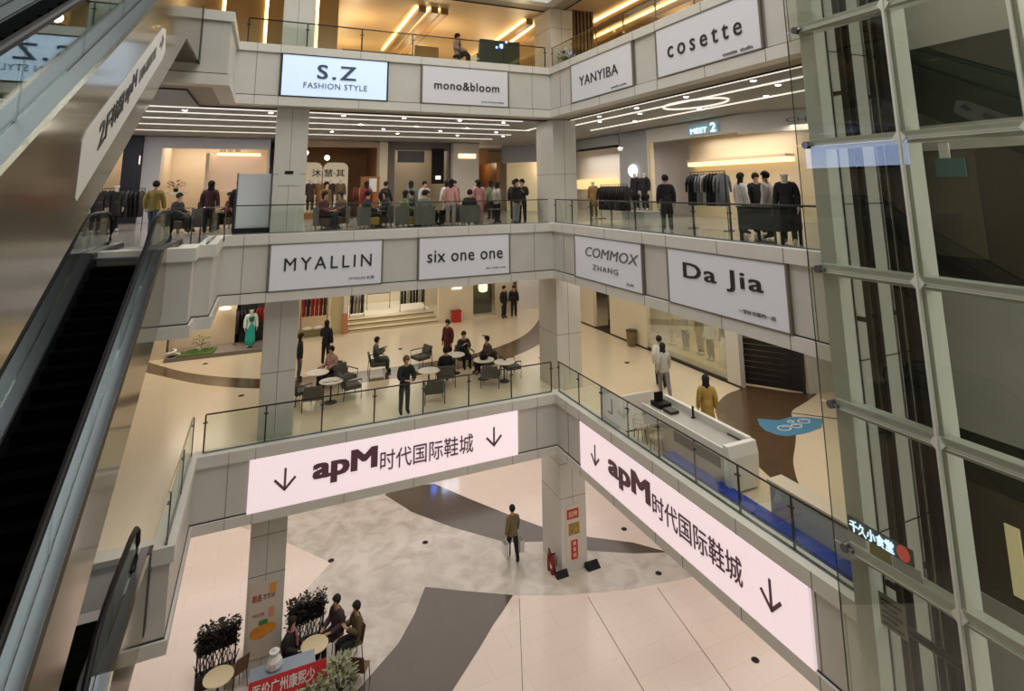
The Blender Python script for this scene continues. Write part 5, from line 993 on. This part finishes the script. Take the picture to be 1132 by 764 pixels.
# ================================================================== top floor, amber
wall('wall_top_north', WEST, EAST, 11.5, 11.7, Z3, 20.16, m=AMBERW); wall('wall_top_east', 8.0, 8.2, -12, 11.5, Z3, 20.16, m=AMBERW)
cv = [(-4.52, 2.3, -4.46, 9.8, 'first of the three'), (-4.02, 2.3, -4.05, 9.8, 'second of the three'), (-3.62, 2.3, -3.58, 9.8, 'third of the three'), (0.15, 2.3, 0.4, 9.8, 'closer to the dark stall'), (0.82, 2.3, 1.3, 9.8, 'closer to the corner column'), (-8.15, 2.6, -8.3, 9.8, 'beside the square top column'), (-9.95, 2.6, -10.1, 9.8, 'between square top column and upper escalator')]
for x0, y0, x1, y1, l in cv:
    t = thing('cove_light', 'amber cove light slanting across the top floor ceiling, ' + l, 'ceiling light', (x0, y0, 20.0), world=True)
    def q(xo, w, za, zb, nm, m): MB().prism([(x0 + xo, y0), (x1 + xo, y1), (x1 + xo + w, y1), (x0 + xo + w, y0)], za, zb).build(nm, m, t)
    q(0, .30, 19.9, 20.158, 'dropped_beam', mat('cove_beam', (150, 116, 74), .5)); q(-.13, .10, 20.06, 20.12, 'light_strip', LEDA)
for x, y, l in ((3.0, 0, 'inner'), (4.4, 0, 'middle'), (5.8, 0, 'outer')):
    t = thing('cove_light', 'amber cove light running above the bronze-post railing, %s line' % l, 'ceiling light', (x, -2, 20.0), world=True)
    B(x, x + .4, -14, 4, 19.8, 20.158).build('dropped_beam', mat('cove_beam', (150, 116, 74), .5), t); B(x - .12, x - .02, -14, 4, 20.05, 20.12).build('light_strip', LEDA, t)
for i, (x, l) in enumerate(((-9.95, 'beside the square top column'), (-8.25, 'on the other flank of the square top column'), (-11.3, 'nearest the upper escalator'))):
    t = thing('wall_light', 'tall vertical amber light slot ' + l, 'wall light', (x, 2.6, Z3), world=True); B(x - .05, x + .05, 2.6, 2.64, Z3, 20.16).build('light_slot', LEDA, t); B(x + .06, x + .75, 2.58, 2.8, Z3, 20.16).build('amber_fin', AMBERW, t); B(x - .8, x - .06, 2.66, 2.8, Z3, 20.16).build('amber_fin', AMBERW, t)
dt = thing('reception_desk', 'long dark desk on the top floor behind the railing', 'desk', (-6, 3.3, Z3), world=True); B(-7.2, -4.6, 3.2, 3.9, Z3, Z3 + .85).build('carcass', mat('desk_grey', (120, 110, 98), .5), dt); B(-7.25, -4.55, 3.15, 3.95, Z3 + .85, Z3 + .93).build('worktop', mat('desk_dark', (66, 58, 50), .4), dt)
gp = thing('ochre_screen', 'rounded ochre screen on the top floor between desk and sitter', 'screen', (-4.1, 2.8, Z3), world=True); m = MB(); m.prismx([(0, 0)] * 0 or [(2.75, Z3), (2.85, Z3), (2.85, Z3 + 1.25), (2.75, Z3 + 1.25)], -4.55, -3.55); m.build('screen_board', mat('screen_ochre', (196, 150, 84), .5), gp, bevel=.05); B(-4.6, -3.5, 2.7, 2.9, Z3, Z3 + .05).build('foot', WOOD, gp)
ks = thing('dark_stall', 'dark green stall front with a blue-white lamp on the top floor', 'stall', (-1.4, 1.6, Z3), world=True); m = MB(); m.add([(-2.35, 1.6, Z3), (-.5, 1.6, Z3), (-.5, 1.75, Z3), (-2.35, 1.75, Z3), (-2.2, 1.6, 18.85), (-.5, 1.6, 18.85), (-.5, 1.75, 18.85), (-2.2, 1.75, 18.85)], [(3, 2, 1, 0), (4, 5, 6, 7), (0, 1, 5, 4), (1, 2, 6, 5), (2, 3, 7, 6), (3, 0, 4, 7)]); m.build('front_board', mat('stall_green', (60, 66, 52), .45), ks); B(-2.3, -.5, 1.75, 2.4, Z3, 18.3).build('stall_box', mat('stall_green_dark', (44, 48, 40), .5), ks)
m = MB().ball((-1.3, 1.55, 18.62), .11, .05, .11, 12, 8).ball((-1.52, 1.56, 18.55), .05, .03, .05).ball((-1.1, 1.56, 18.8), .05, .03, .05); m.build('lamp', mat('stall_blue', (150, 180, 255), .4, emit=2.2), ks)
person('sit', (-2.95, 2.1, Z3 + .35), D(60), 'person in pale pink top sitting on the top floor beside the dark stall', (190, 160, 150), DK)
c_ = thing('bar_stool', 'dark stool under the top floor sitter', 'stool', (-2.95, 2.1, Z3)); MB().lathe([(.2, .72), (.22, .76), (.2, .80)], n=16).build('seat', BLACK, c_); MB().lathe([(.03, .02), (.03, .72)], n=8).build('pedestal', STEEL, c_); MB().lathe([(.2, 0), (.2, .02)], n=16).build('foot_plate', STEEL, c_)
plant((0.75, -0.2, Z3), .38, .85, 'bushy plant in a dark pot by the corner of the top floor railing', .2, (110, 104, 70), 150, BLACK)
cs_ = thing('bronze_screen', 'dark bronze slatted screen beside the top floor corner column', 'screen', (1.5, .6, Z3), world=True)
for i in range(6): B(1.42 + i * .17, 1.52 + i * .17, .5, .62, Z3, 20.16).build('slat', mat('slat_bronze', (84, 60, 40), .45), cs_)
B(1.42, 2.4, .64, .7, Z3, 20.16).build('backing', mat('slat_back', (120, 92, 56), .5), cs_)

# ================================================================== ground floor cafe corner
tb('t3', .36, .72, TABC, -7.65, -.15, 0, 'round cream table between the two seated people on the ground floor', None); tb('t3', .36, .72, TABC, -9.98, -.19, 0, 'round cream table alone before a lattice planter', None)
BRN = mat('chair_brown', (112, 84, 58), .6); CH = lambda x, y, a, l: place('cc', lambda: cafe_chair(BRN), (x, y, 0), D(a), l)
CH(-7.08, .38, -60, 'brown chair under the person in plum at the cream table'); CH(-6.6, -.12, -75, 'brown chair under the person in olive at the cream table'); CH(-10.45, -.75, 130, 'brown chair beside the lone cream table'); CH(-6.55, -1.05, 150, 'empty brown chair at the edge of the dark floor stripe'); CH(-8.2, .12, 60, 'brown chair hidden under the person with the pink scarf'); CH(-9.55, .28, -150, 'brown chair tucked between the lone table and its planter')
person('sit', (-7.08, .38, 0), D(-60), 'person in plum-grey jacket seated at the ground floor table', (72, 58, 60), (50, 34, 36), scale=1.05); person('sit_phone', (-6.6, -.12, 0), D(-75), 'person in olive patterned coat seated at the ground floor table', (96, 80, 56), DK, scale=1.05); person('sit', (-8.2, .12, 0), D(60), 'person in black with pink scarf seated before the lattice planter', (34, 30, 32), DK, long=True)
sc_ = thing('pink_scarf', 'pink scarf on the person seated before the lattice planter', 'scarf', (-8.2, .12, 0), D(60)); MB().tube([(.09 * math.cos(a), .07 + .09 * math.sin(a), 1.06) for a in [i * PI / 6 for i in range(13)]], .035, 6).build('neck_loop', mat('scarf_pink', (176, 110, 116), .8), sc_); MB().tube([(.04, -.04, 1.04), (.06, -.09, .86), (.05, -.11, .68)], .035, 6).build('tail', mat('scarf_pink', (176, 110, 116), .8), sc_)
def planter(loc, rz, label):
    t = thing('lattice_planter', label, 'planter', loc, rz); bk_ = mat('planter_black', (30, 26, 22), .6)
    B(-.48, .48, -.14, .14, 0, .30).build('trough', bk_, t, bevel=.01)
    m = MB().box(-.48, -.44, -.02, .02, .3, 1.1).box(.44, .48, -.02, .02, .3, 1.1).box(-.48, .48, -.02, .02, 1.06, 1.1)
    for i in range(9):
        for s in (-1, 1):
            x = -.44 + i * .11; m.add([(x, -.012, .3), (x + .02, -.012, .3), (x + .02 + s * .28, -.012, 1.06), (x + s * .28, -.012, 1.06), (x, .012, .3), (x + .02, .012, .3), (x + .02 + s * .28, .012, 1.06), (x + s * .28, .012, 1.06)] if -.48 <= x + s * .28 <= .46 else [(x, -.012, .3), (x + .02, -.012, .3), (x + .02 + s * .1, -.012, .58), (x + s * .1, -.012, .58), (x, .012, .3), (x + .02, .012, .3), (x + .02 + s * .1, .012, .58), (x + s * .1, .012, .58)], [(0, 1, 2, 3), (7, 6, 5, 4), (0, 4, 5, 1), (1, 5, 6, 2), (2, 6, 7, 3), (3, 7, 4, 0)])
    m.build('lattice', bk_, t); B(-.46, .46, .0, .05, .74, 1.22).build('back_board', bk_, t); f = MB(); st_ = MB()
    for i in range(800):
        x, y, z = random.uniform(-.52, .52), random.uniform(-.16, .16), random.uniform(1.0, 1.38) if i % 3 else random.uniform(.72, 1.1); a = random.uniform(0, 2 * PI); l = random.uniform(.07, .13); d = Vector((math.cos(a), math.sin(a), random.uniform(-.4, .8))).normalized(); s = d.cross(Vector((0, 0, 1))).normalized() * l * .3; c = Vector((x, y, z)); f.add([c, c + d * l * .5 + s, c + d * l, c + d * l * .5 - s], [(0, 1, 2, 3)])
        if i % 20 == 0: st_.tube([(x * .8, 0, .3), (x, y, z)], .006, 4)
    st_.build('stem', mat('stem_dark', (54, 46, 30), .7), t); f.build('foliage', mat('leaf_dark', (38, 34, 22), .8, noise=.3, nscale=8), t); return t
planter((-10.08, .72, 0), D(8), 'dark lattice planter of leaves behind the lone cream table'); planter((-7.8, .78, 0), D(8), 'dark lattice planter of leaves behind the person with the pink scarf')
ad = thing('wall_poster', 'tall mango drink poster on the square ground floor column', 'poster', (-9, .48, .4), world=True)
B(-9.36, -8.62, .475, .5, .40, 2.22).build('sheet', mat('poster_peach', (206, 192, 178), .4), ad)
m = MB()
for x, z, r, yo in ((-9.05, 1.02, .25, .468), (-8.86, 1.08, .22, .465)): m.add([(x + r * math.cos(i * PI / 9), yo, z + r * .62 * math.sin(i * PI / 9)) for i in range(18)] + [(x + r * math.cos(i * PI / 9), .475, z + r * .62 * math.sin(i * PI / 9)) for i in range(18)], [tuple(range(18)), tuple(range(35, 17, -1))] + [(i, 18 + i, 18 + (i + 1) % 18, (i + 1) % 18) for i in range(18)])
m.build('mango_print', mat('mango_orange', (222, 142, 48), .5, noise=.25, nscale=4), ad)
B(-9.08, -8.86, .458, .475, 1.2, 1.3).build('leaf_print', mat('leaf_print', (60, 130, 50), .5), ad); B(-8.85, -8.68, .464, .475, 1.92, 2.16).build('carton_print', mat('carton_orange', (226, 160, 60), .5), ad); B(-8.84, -8.70, .464, .475, 1.34, 1.58).build('cup_print', mat('cup_orange', (222, 150, 110), .5), ad)
letters('lettering', '甜品', mat('poster_red', (176, 50, 46), .5), ad, (-9.28, .472, 1.78), (.24, 0, 0), (0, 0, .17), bold=.01, depth=.006); letters('lettering', '芒芒冰', mat('poster_brown', (120, 84, 66), .5), ad, (-9.0, .472, 1.8), (.30, 0, 0), (0, 0, .13), depth=.006); letters('caption', '杨枝甘露', mat('poster_salmon', (206, 130, 110), .5), ad, (-9.25, .472, 1.40), (.3, 0, 0), (0, 0, .09), depth=.006)
cp_ = thing('column_posters', 'red and food-picture posters stacked on the corner ground floor column', 'poster', (.9, .48, .3), world=True); RED = mat('poster_red', (176, 50, 46), .5); 
B(.56, 1.16, .485, .5, .3, 2.05).build('sheet', mat('poster_pale', (206, 194, 178), .5), cp_); B(.6, 1.06, .475, .485, 1.62, 1.92).build('red_header', RED, cp_); B(.66, 1.08, .475, .485, 1.12, 1.48).build('food_print', mat('food_print', (150, 124, 56), .6, noise=.5, nscale=9), cp_); B(.74, 1.0, .475, .485, .36, .95).build('red_strip', RED, cp_)
letters('lettering', '招牌', mat('poster_cream', (240, 214, 180), .5), cp_, (.66, .473, 1.68), (.34, 0, 0), (0, 0, .18), depth=.004)
for i, ch in enumerate('美食城'): letters('lettering', ch, mat('poster_cream', (240, 214, 180), .5), cp_, (.80, .473, .78 - i * .18), (.14, 0, 0), (0, 0, .14), depth=.004)
fe = thing('fire_extinguisher', 'dark red fire extinguisher standing against the corner column', 'extinguisher', (.12, .66, 0)); MB().lathe([(.09, .0), (.095, .03), (.095, .42), (.07, .5), (.03, .54), (.03, .58)], n=16).build('cylinder_body', mat('extinguisher_red', (120, 26, 24), .35), fe, smooth=True); B(-.03, .09, -.015, .015, .58, .62).build('handle', BLACK, fe); MB().tube([(.04, 0, .56), (.13, 0, .5), (.14, 0, .2)], .014, 6).build('hose', BLACK, fe); B(-.097, -.085, -.05, .05, .2, .3).build('sticker', WHITE_P, fe)
fe2 = dup(fe, (.12, .9, 0), D(90), 'second dark red fire extinguisher behind the first at the corner column')
for x0, x1, y0, y1, l in ((.1, .55, .3, .48, 'black rubber wedge at the foot of the corner column beside the extinguishers'), (1.25, 1.75, .2, .48, 'black rubber wedge at the other foot of the corner column')): tag(MB().prismx([(y0, 0), (y1, 0), (y1, .16)], x0, x1).build('wedge', BLACK), l, 'wedge')
# promotion counter with red banner
pc = thing('promotion_counter', 'blue-grey promotion counter at the foot of the square column', 'counter', (-8.5, -.85, 0), world=True); B(-9.2, -7.75, -1.08, -.62, 0, .84).build('carcass', GREYW, pc); B(-9.25, -7.7, -1.12, -.58, .84, .9).build('worktop', mat('counter_blue_grey', (138, 150, 164), .4), pc)
rb = thing('red_banner', 'red banner with white Chinese characters along the promotion counter', 'banner', (-8.4, -1.15, .6), world=True); MB().prismx([(-1.36, .62), (-1.16, .98), (-1.13, .97), (-1.33, .61)], -9.28, -7.45).build('cloth', mat('banner_red', (186, 34, 40), .6), rb); B(-9.26, -7.5, -1.4, -1.37, .56, .63).build('white_hem', WHITE_P, rb)
letters('lettering', '医价广州康熙少', WHITE_P, rb, (-9.18, -1.33, .70), (1.45, 0, 0), (0, .125, .225), depth=.006, bold=.008)
wbag = thing('white_bag', 'crumpled white plastic bag on the promotion counter', 'bag', (-8.7, -.82, .9)); m = MB(); m.lathe([(.12, 0), (.19, .06), (.17, .2), (.10, .32), (.13, .4)], n=9); m.v = [(x * random.uniform(.85, 1.15), y * random.uniform(.85, 1.15), z) for x, y, z in m.v]; m.build('bag_body', WHITE_P, wbag); MB().tube([(-.08, 0, .38), (-.03, 0, .48), (.04, 0, .38)], .012, 5).build('handle', WHITE_P, wbag)
plant((-7.15, -1.45, 0), .42, 1.15, 'pale green bushy plant in a pot beside the red banner', .2, (146, 150, 112), 300, WHITE_P)
plant((-7.75, -1.75, 0), .34, .95, 'shorter pale green plant in front of the red banner', .18, (120, 128, 88), 220, WHITE_P)
# lit sign under the first storey whose glow shows in the dark polished floor
ls = thing('lit_sign', 'blue-white lit shop sign on the ground floor north wall', 'sign', (.25, 13.9, 3.0), world=True); B(-.7, 1.2, 13.86, 14.0, 2.7, 3.25).build('backing', BLACK, ls); B(.1, .5, 13.8, 13.86, 2.75, 3.2).build('lit_panel', mat('sign_ice', (206, 226, 255), .4, emit=6), ls); B(.6, 1.05, 13.8, 13.86, 2.8, 3.2).build('lit_panel', mat('sign_ice', (206, 226, 255), .4, emit=6), ls); MB().ball((-.35, 13.82, 2.95), .2, .04, .2, 12, 8).build('lit_emblem', mat('sign_blue', (90, 140, 255), .4, emit=6), ls)
